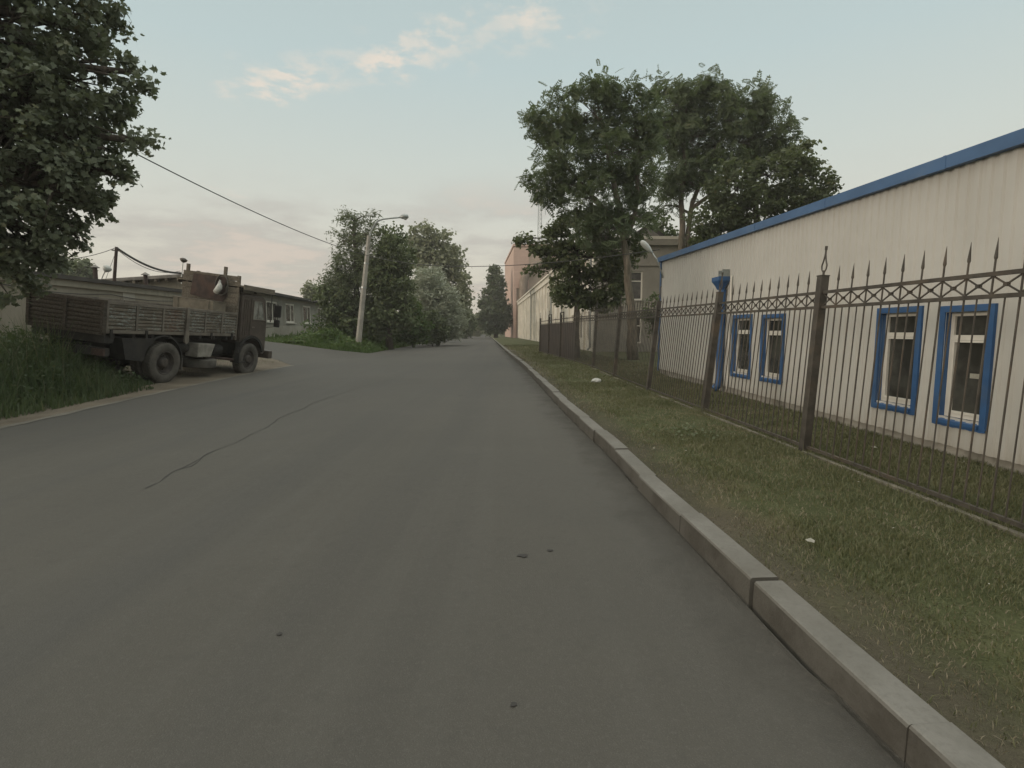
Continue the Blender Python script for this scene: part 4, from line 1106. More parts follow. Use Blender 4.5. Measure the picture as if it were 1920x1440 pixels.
    m = MB(); m.prism([(.02, ZB - .25), (.25, ZB - .25), (.3, ZB - .03), (.0, ZB - .08)], -W + .03, W - .03, plane='xz'); m.build('rear_sill', M['chassis'], root)
    for s in (-1, 1):
        m = MB(); m.box(-.06, .0, s * .8 - .14, s * .8 + .14, .72, .86); m.build('tail_lamp', M['rust'], root)
    # --- tall plank headboard
    pk = MB(); Z1 = 3.02; zz = ZB + .03; k = 0; r = random.Random(3)
    while zz < Z1 - .12:
        h = .155; y0 = -W - .02 + r.uniform(-.02, .03); y1 = W - r.uniform(0, .03)
        if k == 9: y0 = -W - .05
        if k in (9,): zz += .035
        pk.box(BX1 - .045 + r.uniform(-.006, .006), BX1 - .012, y0, y1, zz, zz + h - .012); zz += h; k += 1
    hb = pk.build('headboard', M['oldwood'], root)
    for i_, y in enumerate((-W + .04, -.42, .45, W - .12)):
        m = MB(); top = Z1 + (.0, .22, .0, .18)[i_]; m.box(BX1 - .012 + .003, BX1 + .06, y - .04, y + .04, 1.1, top); m.build('headboard_stake', M['oldwood'], hb)
    m = MB()                                                    # torn rusty sheet nailed on the planks
    m.prism([(-.56, 2.93), (.53, 2.93), (.60, 2.30), (.30, 2.26), (-.46, 2.20), (-.60, 2.40), (-.50, 2.62)], BX1 - .075, BX1 - .060, plane='yz'); m.build('rusty_sheet', M['rust'], hb)
    # --- pale plywood box on the bed in front of the headboard
    # hanging hose ring
    m = MB(); c = Vector((BX1 - .11, -.42, 2.68)); pts = [(c.x, c.y + .20 * math.cos(a), c.z + .30 * math.sin(a)) for a in [2 * PI * k / 20 for k in range(21)]]
    hose = MB(); hose.tube(pts, .022, 6, cap=False)
    # --- cab
    hw = 1.0; zf, zw, zr = .82, 1.72, 2.50
    m = MB()
    side_poly = [(CX0, .95), (CX0, zr - .06), (CX0 + .08, zr), (CX1 - .30, zr), (CX1 - .17, zr - .08), (CX1 - .02, zw), (CX1, zw - .1), (CX1, .72), (CX1 - .06, .66),
                 (FWX + .66, .66), (FWX + .63, .86), (FWX + .50, 1.05), (FWX + .30, 1.17), (FWX, 1.21), (FWX - .30, 1.15), (CX0 + .0, 1.10)]
    m.prism(side_poly, -hw, hw, plane='xz')
    cab = m.build('cab', M['cab'], root, bevel=.035)
    m = MB(); m.box(CX0 + .06, CX1 - .30, -hw + .08, hw - .08, zr + .002, zr + .05); m.build('roof_cap', M['cab_trim'], cab, bevel=.02)
    # roof visor / plank rack carried above the cab
    m = MB(); m.box(CX0 - .12, CX1 + .16, -hw - .06, hw + .06, zr + .20, zr + .25); m.box(CX0 - .12, CX1 + .16, -hw - .09, -hw - .062, zr + .12, zr + .28); m.box(CX0 - .12, CX1 + .16, hw + .062, hw + .09, zr + .12, zr + .28)
    rk = m.build('roof_rack', M['oldwood'], root)
    for x in (CX0 + .2, CX1 - .45):
        for y in (-.8, .8): m = MB(); m.box(x - .03, x + .03, y - .03, y + .03, zr - .01, zr + .198); m.build('rack_support', M['iron'], rk)
    m = MB(); m.tube([(CX1 + .12, -hw - .03, zr + .14), (CX1 + .10, -hw - .05, zw + .0)], .018, 6)
    m.build('rack_support', M['iron'], rk)
    for sgn in (-1, 1):
        y = sgn * (hw + .003)
        def pan(mb, poly, t, y0=y): a, b = sorted((y0, y0 + sgn * t)); mb.prism(poly, a, b, plane='xz')
        # rear cab panel and door
        m = MB(); dx0, dx1 = CX0 + .42, CX1 - .10
        pan(m, [(dx0, 1.16), (dx0, zr - .10), (CX1 - .38, zr - .10), (CX1 - .14, zw), (dx1, zw - .1), (dx1, 1.16), (FWX + .34, 1.16), (FWX, 1.24), (dx0 + .1, 1.2)], .022)
        door = m.build('door', M['cab'], root, bevel=.01)
        m = MB(); pan(m, [(dx0 + .12, zw + .06), (dx0 + .12, zr - .18), (CX1 - .42, zr - .18), (CX1 - .24, zw + .06)], .004, y + sgn * .024)
        m.build('door_window', M['cabglass'], door)
        m = MB(); a, b = sorted((y + sgn * .024, y + sgn * .04))
        for (p, q) in (((dx0 + .09, zw + .03), (dx0 + .12, zr - .15)), ((dx0 + .12, zr - .18), (CX1 - .42, zr - .15)), ((dx0 + .09, zw + .03), (CX1 - .2, zw + .06))): m.box(p[0], q[0], a, b, p[1], q[1])
        m.box(CX1 - .60, CX1 - .575, a, b, zw + .062, zr - .182)
        m.beam((CX1 - .40, (a + b) / 2, zr - .165), (CX1 - .22, (a + b) / 2, zw + .045), .03, .016, up=(0, 1, 0))
        m.build('window_seal', M['cab_trim'], door)
        m = MB(); m.box(dx0 + .07, dx0 + .22, a, b + .02, zw - .22, zw - .18); m.build('door_handle', M['cab_trim'], door)
        # grooves on the rear cab panel
        m = MB(); a, b = sorted((y, y + sgn * .014))
        for xx in (CX0 + .10, CX0 + .20, CX0 + .30): m.box(xx - .018, xx + .018, a, b, 1.25, zr - .14)
        m.build('cab_rib', M['cab'], cab)
        # front wheel arch lip
        m = MB(); seg = 12
        for k in range(seg):
            a0 = math.radians(15 + 150 * k / seg); a1 = math.radians(15 + 150 * (k + 1) / seg)
            p = [(FWX + .62 * math.cos(a0), R + .06 + .62 * math.sin(a0)), (FWX + .62 * math.cos(a1), R + .06 + .62 * math.sin(a1)), (FWX + .70 * math.cos(a1), R + .06 + .70 * math.sin(a1)), (FWX + .70 * math.cos(a0), R + .06 + .70 * math.sin(a0))]
            ya, yb = sorted((sgn * (hw + .026), sgn * (hw + .07))); m.prism(p, ya, yb, plane='xz')
        m.build('wheel_arch', M['chassis'], root)
        # mirror on a bracket
        m = MB(); mx, my = CX1 + .10, sgn * (hw + .28)
        m.tube([(CX1 - .12, sgn * (hw + .02), zr - .15), (mx, my, zr - .18), (mx, my, zw - .12), (CX1 - .06, sgn * (hw + .02), zw - .18)], .014, 6)
        br = m.build('mirror_bracket', M['iron'], root)
        m = MB(); m.box(mx - .04, mx + .03, my - .12, my + .12, zw + .18, zw + .58); m.build('mirror', M['chassis'], br, bevel=.03)
        m = MB(); m.box(mx - .035, mx + .025, my - .10, my + .10, zw - .14, zw + .10); m.build('mirror', M['chassis'], br, bevel=.03)
        # step and mud flap
        m = MB(); m.box(FWX - .62, FWX - .28, sgn * .95 - .14, sgn * .95 + .14, .42, .46); m.box(FWX - .60, FWX - .57, sgn * 1.0 - .08, sgn * 1.0 + .08, .46, 1.05); m.build('step', M['chassis'], root)
        # rear mudguard: arch, its rear skirt and a hanging flap
        m = MB(); seg = 14; R2 = .66
        pts = [(RWX + R2 * math.cos(math.radians(a)), R + .04 + R2 * math.sin(math.radians(a))) for a in [8 + (172 - 8) * k / seg for k in range(seg + 1)]]
        ya, yb = sorted((sgn * .58, sgn * (W + .01)))
        for k in range(seg):
            p, q = pts[k], pts[k + 1]
            m.add([(p[0], ya, p[1]), (q[0], ya, q[1]), (q[0], yb, q[1]), (p[0], yb, p[1])], [(0, 1, 2, 3)])
            f = .93; c = (RWX, R + .04); p2 = (c[0] + (p[0] - c[0]) * f, c[1] + (p[1] - c[1]) * f); q2 = (c[0] + (q[0] - c[0]) * f, c[1] + (q[1] - c[1]) * f)
            yo = yb if sgn > 0 else ya; yi = yo + .0
            m.add([(p[0], yo, p[1]), (q[0], yo, q[1]), (q2[0], yo, q2[1]), (p2[0], yo, p2[1])], [(0, 1, 2, 3)])
        m.prism([(RWX - R2 - .5, .62), (RWX - R2 + .03, .56), (RWX - R2 * .80, R + .42), (RWX - .35, ZB - .13), (RWX - R2 - .62, ZB - .13)], ya, yb, plane='xz')
        m.build('mudguard', M['chassis'], root)
        m = MB(); m.box(RWX + .64, RWX + .665, ya, yb, .30, .68); m.build('mud_flap', M['tyre'], root)
    # windscreen, grille, bumper, lamps
    m = MB(); a = Vector((CX1 - .02, 0, zw)); b = Vector((CX1 - .17, 0, zr - .08))
    d = (b - a).normalized(); nn = Vector((d.z, 0, -d.x)); p0, p1 = a + d * .06 + nn * .012, b - d * .05 + nn * .012
    m.add([(p0.x, -.98, p0.z), (p0.x, .98, p0.z), (p1.x, .98, p1.z), (p1.x, -.98, p1.z)], [(0, 1, 2, 3)]); m.build('windscreen', M['cabglass'], root)
    m = MB()
    for k in range(6): m.box(CX1 + .003, CX1 + .025, -.55, .55, 1.0 + .09 * k, 1.04 + .09 * k)
    m.build('grille', M['chassis'], root)
    m = MB(); m.box(CX1 + .03, CX1 + .24, -1.14, 1.14, .52, .78); m.build('bumper', M['cab'], root, bevel=.03)
    for s in (-1, 1):
        m = MB(); m.lathe([(.0, CX1 + .05), (.08, CX1 + .045), (.10, CX1 + .02), (.11, CX1 + .003)], 16, axis='x', c=(0, s * .82, .98)); m.build('headlight', M['lampglass'], root, smooth=True)
    # --- wheels
    def tyre_prof(w, r):                                     # (radius, across)
        return [(r * .58, -w * .36), (r * .66, -w * .47), (r * .80, -w * .5), (r * .93, -w * .47), (r * .985, -w * .40), (r, -w * .30), (r, w * .30), (r * .985, w * .40), (r * .93, w * .47), (r * .80, w * .5), (r * .66, w * .47), (r * .58, w * .36)]
    def wheel(x, y, out, w=.27, dual=False, name='wheel'):
        wr = empty(name, (x, y, R)); wr.parent = root
        t = MB(); t.lathe(tyre_prof(w, R), 40, axis='y')
        for k in range(40):                                     # tread blocks
            a = 2 * PI * k / 40
            for s in (-1, 1):
                c = Vector((math.cos(a + s * .03) * (R + .004), s * w * .20, math.sin(a + s * .03) * (R + .004))); tn = Vector((-math.sin(a), 0, math.cos(a)))
                t.beam(c - tn * .022, c + tn * .022, .012, w * .26, up=(0, 1, 0)) if False else t.beam(c - Vector((0, w * .15, 0)), c + Vector((0, w * .15, 0)), .04, .014, up=tuple(c))
        t.build('tyre', M['tyre'], wr, smooth='auto')
        r_ = MB(); o = out
        r_.lathe([(R * .585, o * w * .36), (R * .60, o * w * .40), (R * .56, o * w * .41), (R * .53, o * w * .30), (R * .50, o * w * (.05 if dual else .22)), (R * .42, o * w * (-.05 if dual else .20)), (R * .30, o * w * (-.02 if dual else .30)), (R * .28, o * w * (-.02 if dual else .30))], 32, axis='y')
        for k in range(10):
            a = 2 * PI * k / 10; r_.tube([(math.cos(a) * R * .36, o * w * (-.04 if dual else .24), math.sin(a) * R * .36), (math.cos(a) * R * .36, o * w * (.06 if dual else .34), math.sin(a) * R * .36)], .014, 6)
        r_.build('rim', M['rim'], wr, smooth='auto')
        h = MB(); d = .0 if dual else .12
        h.lathe([(R * .28, o * w * (-.02 if dual else .28)), (R * .26, o * w * (.28 + d)), (R * .20, o * w * (.40 + d)), (R * .08, o * w * (.43 + d)), (.001, o * w * (.43 + d))], 20, axis='y'); h.build('hub', M['rim'], wr, smooth='auto')
    for s in (-1, 1):
        wheel(RWX, s * .87, s, dual=True)
        wheel(RWX, s * .56, s, w=.25, dual=True)
        wheel(FWX, s * .90, s)
    # --- under the bed: fuel tank, battery box, air tanks, spare wheel
    m = MB(); m.prism([(2.85, .62), (3.40, .62), (3.55, .98), (2.88, 1.0)], -.98, -.60, plane='xz'); m.build('tool_box', M['tank'], root, bevel=.02)
    for xa, yy, zz_ in ((2.42, -.62, .85), (3.75, -.68, .80)):
        m = MB(); m.tube([(xa, yy, zz_), (xa + .4, yy, zz_)], .135, 14); m.build('air_tank', M['chassis'], root, smooth='auto')
    m = MB(); m.tube([(3.0, .62, .78), (3.95, .62, .78)], .26, 16); m.build('fuel_tank', M['chassis'], root, smooth='auto')
    m = MB(); m.tube([(3.7, -.55, .55), (4.3, -.72, .52), (4.5, -.92, .50)], .04, 8); m.tube([(2.5, -.3, .62), (4.4, -.35, .60)], .05, 8); m.build('exhaust', M['rust'], root, smooth='auto')
    sp = empty('spare_wheel', (3.4, -.55, .42)); sp.parent = root
    t = MB(); t.lathe([(r, z) for r, z in tyre_prof(.26, .5)], 32, axis='z'); t.build('tyre', M['tyre'], sp, smooth='auto')
    t = MB(); t.lathe([(.29, -.06), (.26, -.08), (.1, -.02), (.001, -.02)], 20, axis='z'); t.build('rim', M['rim'], sp, smooth='auto')
    # --- place it: right wheels on the ground, body rolled with the bank
    roll, pitch = math.radians(7.2), math.radians(1.3)
    rot = Matrix.Rotation(yaw, 4, 'Z') @ Matrix.Rotation(pitch, 4, 'Y') @ Matrix.Rotation(roll, 4, 'X')
    anchor_local = Vector((RWX, -1.0, 0))                   # outer foot of the right rear wheel
    foot = G(309, 717)
    root.rotation_euler = rot.to_euler()
    root.location = foot - rot.to_3x3() @ anchor_local + Vector((0, 0, -.02))
    bpy.context.view_layer.update()
    Wm = Matrix.Translation(root.location) @ rot
    # loose things carried by the truck
    def placed(name, mb, mt, loc, label, cat, **kw):
        o = mb.build(name, M[mt], None, **kw); o.matrix_world = Wm @ Matrix.Translation(loc); return tag(o, label, cat)
    placed('hose', hose, 'tyre', (0, 0, 0), 'black rubber hose ring hanging on the truck headboard', 'hose', smooth=True)
    m = MB(); prof = [(0, -.36), (.07, -.36), (.12, -.28), (.125, -.16), (.10, -.05), (.05, .05), (.03, .08), (.05, .11), (.0, .12)]
    m.lathe(prof, 14, axis='z')
    m.v = [(x * .5 + .015 * math.sin(9 * z + 5 * y), y * .8 + .03 * math.sin(14 * z + 3 * x) - .22 * (z + .1), z * .85 + .02 * math.sin(25 * y)) for x, y, z in m.v]
    placed('plastic_bag', m, 'bag', (BX1 - .17, -.38, 2.72), 'crumpled white bag tied to the top of the truck headboard', 'bag', smooth=True)
    m = MB(); m.box(-.02, .55, -.62, .62, 0, .30); m.box(-.03, .56, -.64, .64, .302, .32); m.box(-.045, -.021, -.50, -.46, 0, .30); m.box(-.045, -.021, .46, .50, 0, .30)
    placed('plywood_box', m, 'plywood', (BX1 - .75, -.05, 1.87), 'pale plywood box lying against the headboard above the truck side', 'box', bevel=.006)
    m = MB()
    for k, y in enumerate((-.62, .0, .62)): m.box(-.0, .55, y - .03, y + .03, 0, .58)
    placed('timber_rack', m, 'oldwood', (BX1 - .74, 0, 1.27), 'rough timber stand on the truck bed under the plywood box', 'stand')
    print('truck at', root.location)
old_truck()

# ------------------------------------------------------------------ vegetation
def rot_mats(n, rng, up_bias=0.0, droop=0.0):
    """random orthonormal frames (n,3,3): columns = leaf x (width), y (length), z (normal)"""
    y = rng.normal(size=(n, 3)); y[:, 2] = y[:, 2] * .6 - droop; y /= np.linalg.norm(y, axis=1, keepdims=True)
    z = rng.normal(size=(n, 3)); z[:, 2] += up_bias
    x = np.cross(y, z); x /= np.linalg.norm(x, axis=1, keepdims=True) + 1e-9
    z = np.cross(x, y)
    return np.stack([x, y, z], axis=2)
def leaf_template(kind):
    if kind == 'diamond':
        V = [(0, 0, 0), (.28, .45, .05), (0, 1, 0), (-.28, .45, .05)]; return np.array(V), np.array([(0, 1, 2, 3)])
    if kind == 'oval':
        V = [(0, 0, 0), (.26, .22, .03), (.32, .55, .06), (0, 1, -.03), (-.32, .55, .06), (-.26, .22, .03)]; return np.array(V), np.array([(0, 1, 2, 3), (0, 3, 4, 5)])
    if kind == 'narrow':
        V = [(0, 0, 0), (.11, .4, .03), (0, 1, -.05), (-.11, .4, .03)]; return np.array(V), np.array([(0, 1, 2, 3)])
    if kind == 'lobed':                                     # deep-cut maple-like outline as quads around the midrib
        V = [(0, 0, 0), (.20, .10, 0), (.42, .18, .05), (.26, .36, .02), (.55, .55, .07), (.24, .62, .02), (.14, .80, .0), (0, 1.05, -.04),
             (-.14, .80, .0), (-.24, .62, .02), (-.55, .55, .07), (-.26, .36, .02), (-.42, .18, .05), (-.20, .10, 0)]
        F = [(0, 1, 2, 3), (0, 3, 4, 5), (0, 5, 6, 7), (0, 7, 8, 9), (0, 9, 10, 11), (0, 11, 12, 13)]
        return np.array(V), np.array(F)
    if kind == 'spray':                                     # feathered compound leaf
        V, F = [], []
        n = 5
        for k in range(n):
            t = .18 + .72 * k / (n - 1); L = .34 * (1 - .35 * abs(t - .5))
            for s in (-1, 1):
                b = np.array([0, t, -.25 * t * t]); d = np.array([s * .82, .5, -.22]); d /= np.linalg.norm(d); w = np.array([-.5 * s, .8, 0]) * .085
                o = len(V); V += [b, b + d * L * .5 + w, b + d * L, b + d * L * .5 - w]; F.append((o, o + 1, o + 2, o + 3))
        b = np.array([0, .9, -.2]); o = len(V); V += [b, b + [.07, .15, -.04], b + [0, .32, -.12], b + [-.07, .15, -.04]]; F.append((o, o + 1, o + 2, o + 3))
        return np.array(V), np.array(F)
def scatter(name, pos, size, kind, material, parent, rng, up_bias=.6, droop=0.0, frames=None):
    T, Fc = leaf_template(kind); n = len(pos)
    Rm = rot_mats(n, rng, up_bias, droop) if frames is None else frames
    s = size * rng.uniform(.6, 1.35, n)
    V = np.einsum('nij,kj->nki', Rm, T) * s[:, None, None] + pos[:, None, :]
    Fs = Fc[None, :, :] + (np.arange(n) * len(T))[:, None, None]
    return np_mesh(name, V.reshape(-1, 3), Fs.reshape(-1, Fc.shape[1]), material, parent)

def tree(name, label, base, trunk, blobs, kind='oval', leaf=.12, mat_='leaf_lime', bark='bark', r0=.18, clusters=60, per=60, cr=.45, seed=1, gap=.25,
         cat='tree', group=None, droop=.2, up_bias=.6, trunk2=None, twig=.5, flat=.75, thin=1.0):
    """base: ground point; trunk: list of world points; blobs: (centre, rx, ry, rz, weight) in world space"""
    rng = np.random.default_rng(seed); r = random.Random(seed)
    root = empty(name, base, (0, 0, 0), label, cat, group); o = Vector(base)
    t = MB(); tl = [Vector(p) - o for p in trunk]
    n = len(tl); rs = [r0 * (1.25 if i == 0 else 1 - .62 * i / max(n - 1, 1)) for i in range(n)]
    tl2, rs2 = [], []
    for i in range(n - 1):
        for k in range(3):
            q = tl[i].lerp(tl[i + 1], k / 3)
            if (i, k) != (0, 0): q += Vector((r.uniform(-1, 1), r.uniform(-1, 1), 0)) * r0 * .28
            tl2.append(q); rs2.append(rs[i] + (rs[i + 1] - rs[i]) * k / 3)
    tl2.append(tl[-1]); rs2.append(rs[-1])
    t.tube(tl2, rs2, 9)
    if trunk2:
        for tk, rr in trunk2:
            pts = [Vector(p) - o for p in trunk_pts(tk, r, rr)]; t.tube(pts, [rr * (1 - .6 * i / (len(pts) - 1)) for i in range(len(pts))], 8)
            tl2 = tl2 + pts[1:]; rs2 = rs2 + [rr * (1 - .6 * i / (len(pts) - 1)) for i in range(1, len(pts))]
    P_all = []
    wsum = sum(b[4] * (b[1] * b[2] * b[3]) ** (2 / 3) for b in blobs)
    for (c, rx, ry, rz, w) in blobs:
        c = Vector(c) - o; nb = max(3, int(clusters * w * (rx * ry * rz) ** (2 / 3) / wsum))
        # limb from the nearest lower trunk point to the clump centre
        cand = [(abs((c - q).length) + max(0, q.z - c.z + .1) * 3, i) for i, q in enumerate(tl2) if i > len(tl2) * .25]
        i0 = min(cand)[1]; a = tl2[i0]; ra = min(rs2[i0] * .62, r0 * .5)
        mid = a.lerp(c, .5) + Vector((r.uniform(-.15, .15), r.uniform(-.15, .15), .18)) * (c - a).length * .6
        lp = [a, a.lerp(mid, .5) + Vector((0, 0, -.02)), mid, c]; t.tube(lp, [ra, ra * .8, ra * .6, ra * .28], 6)
        cents = []
        tries = 0
        while len(cents) < nb and tries < nb * 8:
            tries += 1
            d = Vector((r.gauss(0, 1), r.gauss(0, 1), r.gauss(0, 1))).normalized(); rad = r.uniform(.35, 1.0) ** .55
            cc = c + Vector((d.x * rx, d.y * ry, d.z * rz)) * rad
            if cc.z + o.z < gz(o.x, o.y) + .3: continue
            cents.append(cc)
        for cc in cents:
            if r.random() < twig:
                s = lp[2].lerp(lp[3], r.random()); k = s.lerp(cc, .55) + Vector((r.uniform(-1, 1), r.uniform(-1, 1), r.uniform(-.2, 1))) * .12 * (cc - s).length
                t.tube([s, k, cc], [max(.008, ra * .22), max(.006, ra * .14), .004], 4, cap=False)
            m_ = max(4, int(per * r.uniform(.45, 1.4) * (1 - gap * r.random())))
            g_ = rng.normal(size=(m_, 3)); g_ /= np.linalg.norm(g_, axis=1, keepdims=True) + 1e-9
            g_ *= (rng.random((m_, 1)) ** .55) * np.array([cr, cr, cr * flat]) * r.uniform(.6, 1.25)
            P_all.append(np.array(cc) + g_)
    t.build('trunk', M[bark], root, smooth=True, fix=False)
    pos = np.concatenate(P_all)
    scatter('crown', pos, leaf, kind, M[mat_], root, rng, up_bias, droop)
    return root
def trunk_pts(tk, r, rr):
    out = []
    for a, b in zip(tk, tk[1:]):
        for k in range(3): out.append(Vector(a).lerp(Vector(b), k / 3) + Vector((r.uniform(-1, 1), r.uniform(-1, 1), 0)) * rr * .3)
    out.append(Vector(tk[-1])); return out
def B(px, py, Y, rxp, rzp, ry=None, w=1.0):              # crown clump from its place and size
    rx, rz = rxp * Y / F_PX, rzp * Y / F_PX
    return (tuple(P(px, py, Y)), rx, ry if ry else (rx + rz) / 2, rz, w)
def groundpt(px, Y, up=0.0):
    q = P(px, 700, Y); return Vector((q.x, Y, gz(q.x, Y) + up))

# near left tree: large lobed leaves, trunk left of the frame
b0 = Vector((-11.6, 8.6, gz(-11.6, 8.6)))
tree('broadleaf_tree', 'large dark lobed-leaf tree filling the upper left corner beside the road', b0,
     [b0, b0 + Vector((.2, .1, 2.2)), b0 + Vector((.5, .2, 4.5)), b0 + Vector((1.0, .2, 7.5)), b0 + Vector((1.3, .2, 10))],
     [B(20, 60, 8.8, 120, 150, 1.5), B(90, -60, 9.0, 95, 120, 1.3), B(50, 220, 8.6, 115, 130, 1.4), B(155, 185, 8.8, 62, 95, .8), B(243, 135, 8.9, 24, 34, .4),
      B(195, 280, 8.8, 36, 42, .45, .8), B(272, 265, 8.8, 9, 8, .2, .4), B(-40, 330, 8.6, 150, 160, 1.5), B(110, 350, 8.6, 65, 85, .9), B(150, 325, 8.7, 38, 55, .6, .9), B(60, 430, 8.6, 60, 60, .8), B(140, 428, 8.7, 22, 26, .3, .8),
      B(10, 510, 8.8, 45, 60, .7), B(185, 65, 9, 14, 34, .3, .5), B(-150, 100, 8.6, 160, 240, 2.0), ((-13.6, 8.4, 7.0), 1.6, 1.6, 2.2, .35), ((-12.6, 6.4, 6.2), 1.6, 1.5, 1.8, .35), ((-12.4, 10.8, 6.8), 1.6, 1.4, 1.9, .35), B(222, 325, 8.8, 12, 10, .2, .3), B(88, 480, 8.7, 16, 14, .25, .5)],
     kind='lobed', leaf=.092, mat_='leaf_dark', r0=.34, clusters=860, per=92, cr=.25, seed=21, gap=.5, droop=.5, up_bias=.8, twig=.8)

# the two feathery trees by the blue-roofed building
Y1 = 22.0; t1 = groundpt(1187, Y1)
tree('locust_tree', 'tall feathery tree with thick trunk left of the blue roofed building', t1,
     [t1, P(1186, 585, Y1), P(1176, 500, Y1), P(1168, 430, Y1), P(1150, 330, Y1), P(1130, 230, Y1)],
     [B(1105, 205, Y1, 68, 50), B(1040, 228, Y1, 48, 44), B(1122, 165, Y1, 36, 24), B(990, 216, Y1, 14, 9, .3, .5), B(1185, 210, Y1, 38, 52), B(1060, 300, Y1, 60, 45), B(1150, 285, Y1, 60, 50),
      B(1020, 345, Y1, 34, 20), B(1090, 370, Y1, 72, 46), B(1195, 330, Y1, 32, 55), B(1190, 405, Y1, 34, 42), B(1130, 430, Y1, 55, 38), B(1195, 250, Y1, 30, 40, None, .8), B(1222, 285, Y1, 18, 40, None, .6), B(1215, 225, Y1, 22, 30, None, .6)],
     kind='spray', leaf=.34, mat_='leaf_ash', bark='bark_pale', r0=.20, clusters=430, per=25, cr=.42, seed=31, gap=.7, droop=.3, up_bias=.9, twig=.8,
     trunk2=[([P(1172, 450, Y1), P(1192, 400, Y1), P(1198, 300, Y1), P(1190, 215, Y1)], .12), ([P(1168, 430, Y1), P(1120, 380, Y1), P(1060, 310, Y1), P(1030, 240, Y1)], .11)])
Y2 = 23.5; t2 = groundpt(1080, Y2)
tree('maple_tree', 'darker leafy tree with slim trunk standing behind the solid fence panels', t2,
     [t2, P(1081, 590, Y2), P(1083, 540, Y2), P(1084, 470, Y2), P(1086, 400, Y2)],
     [B(1085, 425, Y2, 58, 44), B(1035, 452, Y2, 36, 26), B(988, 455, Y2, 20, 13, .35, .8), B(1100, 480, Y2, 78, 46), B(1060, 520, Y2, 44, 40), B(1120, 540, Y2, 54, 36), B(1085, 560, Y2, 46, 20),
      B(1165, 470, Y2, 40, 36), B(1000, 505, Y2, 14, 8, .25, .3), B(1150, 525, Y2, 30, 26), B(1020, 480, Y2, 30, 18), B(976, 448, Y2, 11, 8, .3, .4), B(1140, 560, Y2, 36, 22)],
     kind='oval', leaf=.17, mat_='leaf_lime', r0=.15, clusters=290, per=60, cr=.42, seed=41, gap=.45, droop=.7, up_bias=1.4, flat=.5, twig=.8)
Y3 = 29.0; t3 = groundpt(1279, Y3)
tree('ash_tree', 'tall airy twin-stemmed tree rising behind the far end of the blue roof', t3,
     [t3, P(1279, 450, Y3), P(1277, 380, Y3), P(1282, 300, Y3), P(1285, 210, Y3)],
     [B(1262, 195, Y3, 36, 40), B(1310, 175, Y3, 46, 36), B(1248, 260, Y3, 26, 44, None, .8), B(1350, 210, Y3, 55, 45), B(1410, 190, Y3, 38, 34), B(1300, 255, Y3, 50, 40), B(1385, 265, Y3, 60, 45), B(1450, 240, Y3, 42, 50, None, .8),
      B(1268, 335, Y3, 36, 34), B(1320, 320, Y3, 50, 36), B(1245, 385, Y3, 26, 20, None, .6), B(1235, 160, Y3, 14, 12, None, .4), B(1470, 285, Y3, 34, 28, None, .8), B(1236, 230, Y3, 18, 34, None, .6)],
     kind='spray', leaf=.42, mat_='leaf_ash', bark='bark_pale', r0=.20, clusters=470, per=23, cr=.50, seed=51, gap=.6, droop=.3, up_bias=.9, twig=.9,
     trunk2=[([t3 + Vector((.45, .2, 0)), P(1291, 440, Y3), P(1297, 380, Y3), P(1330, 300, Y3), P(1370, 230, Y3)], .17), ([P(1297, 390, Y3), P(1380, 330, Y3), P(1440, 260, Y3)], .11)])
Y4 = 26.0; t4 = groundpt(1420, Y4)
tree('linden_tree', 'broad dark green tree spreading over the blue roof edge', t4,
     [t4, P(1420, 450, Y4), P(1418, 380, Y4), P(1410, 310, Y4)],
     [B(1380, 350, Y4, 60, 52), B(1450, 330, Y4, 62, 46), B(1500, 300, Y4, 36, 34), B(1510, 350, Y4, 44, 34), B(1545, 355, Y4, 26, 16, None, .9), B(1420, 400, Y4, 72, 42), B(1340, 410, Y4, 42, 40), B(1480, 385, Y4, 60, 30), B(1345, 450, Y4, 50, 32)],
     kind='oval', leaf=.19, mat_='leaf_lime', r0=.22, clusters=360, per=55, cr=.48, seed=61, gap=.6, droop=.5, up_bias=1.0, flat=.6)
Y5 = 34.0; t5 = groundpt(1240, Y5)
tree('young_tree', 'pale young tree seen between the grey end wall roof and the twin stems', t5, [t5, P(1240, 520, Y5), P(1242, 440, Y5)],
     [B(1240, 440, Y5, 26, 26), B(1262, 458, Y5, 20, 18), B(1225, 462, Y5, 16, 16), B(1242, 418, Y5, 10, 8)],
     kind='oval', leaf=.22, mat_='leaf_ash', r0=.1, clusters=80, per=34, cr=.50, seed=71, gap=.5)
Y6 = 18.0; t6 = groundpt(1222, Y6)
tree('small_bush', 'thin leafy shrub against the grey end wall beside the blue corner', t6, [t6, P(1224, 620, Y6), P(1226, 575, Y6)],
     [B(1226, 575, Y6, 14, 26), B(1216, 590, Y6, 12, 14), B(1222, 610, Y6, 12, 16)], kind='oval', leaf=.09, mat_='leaf_ash', r0=.03, clusters=40, per=26, cr=.20, seed=72, gap=.5, cat='shrub')

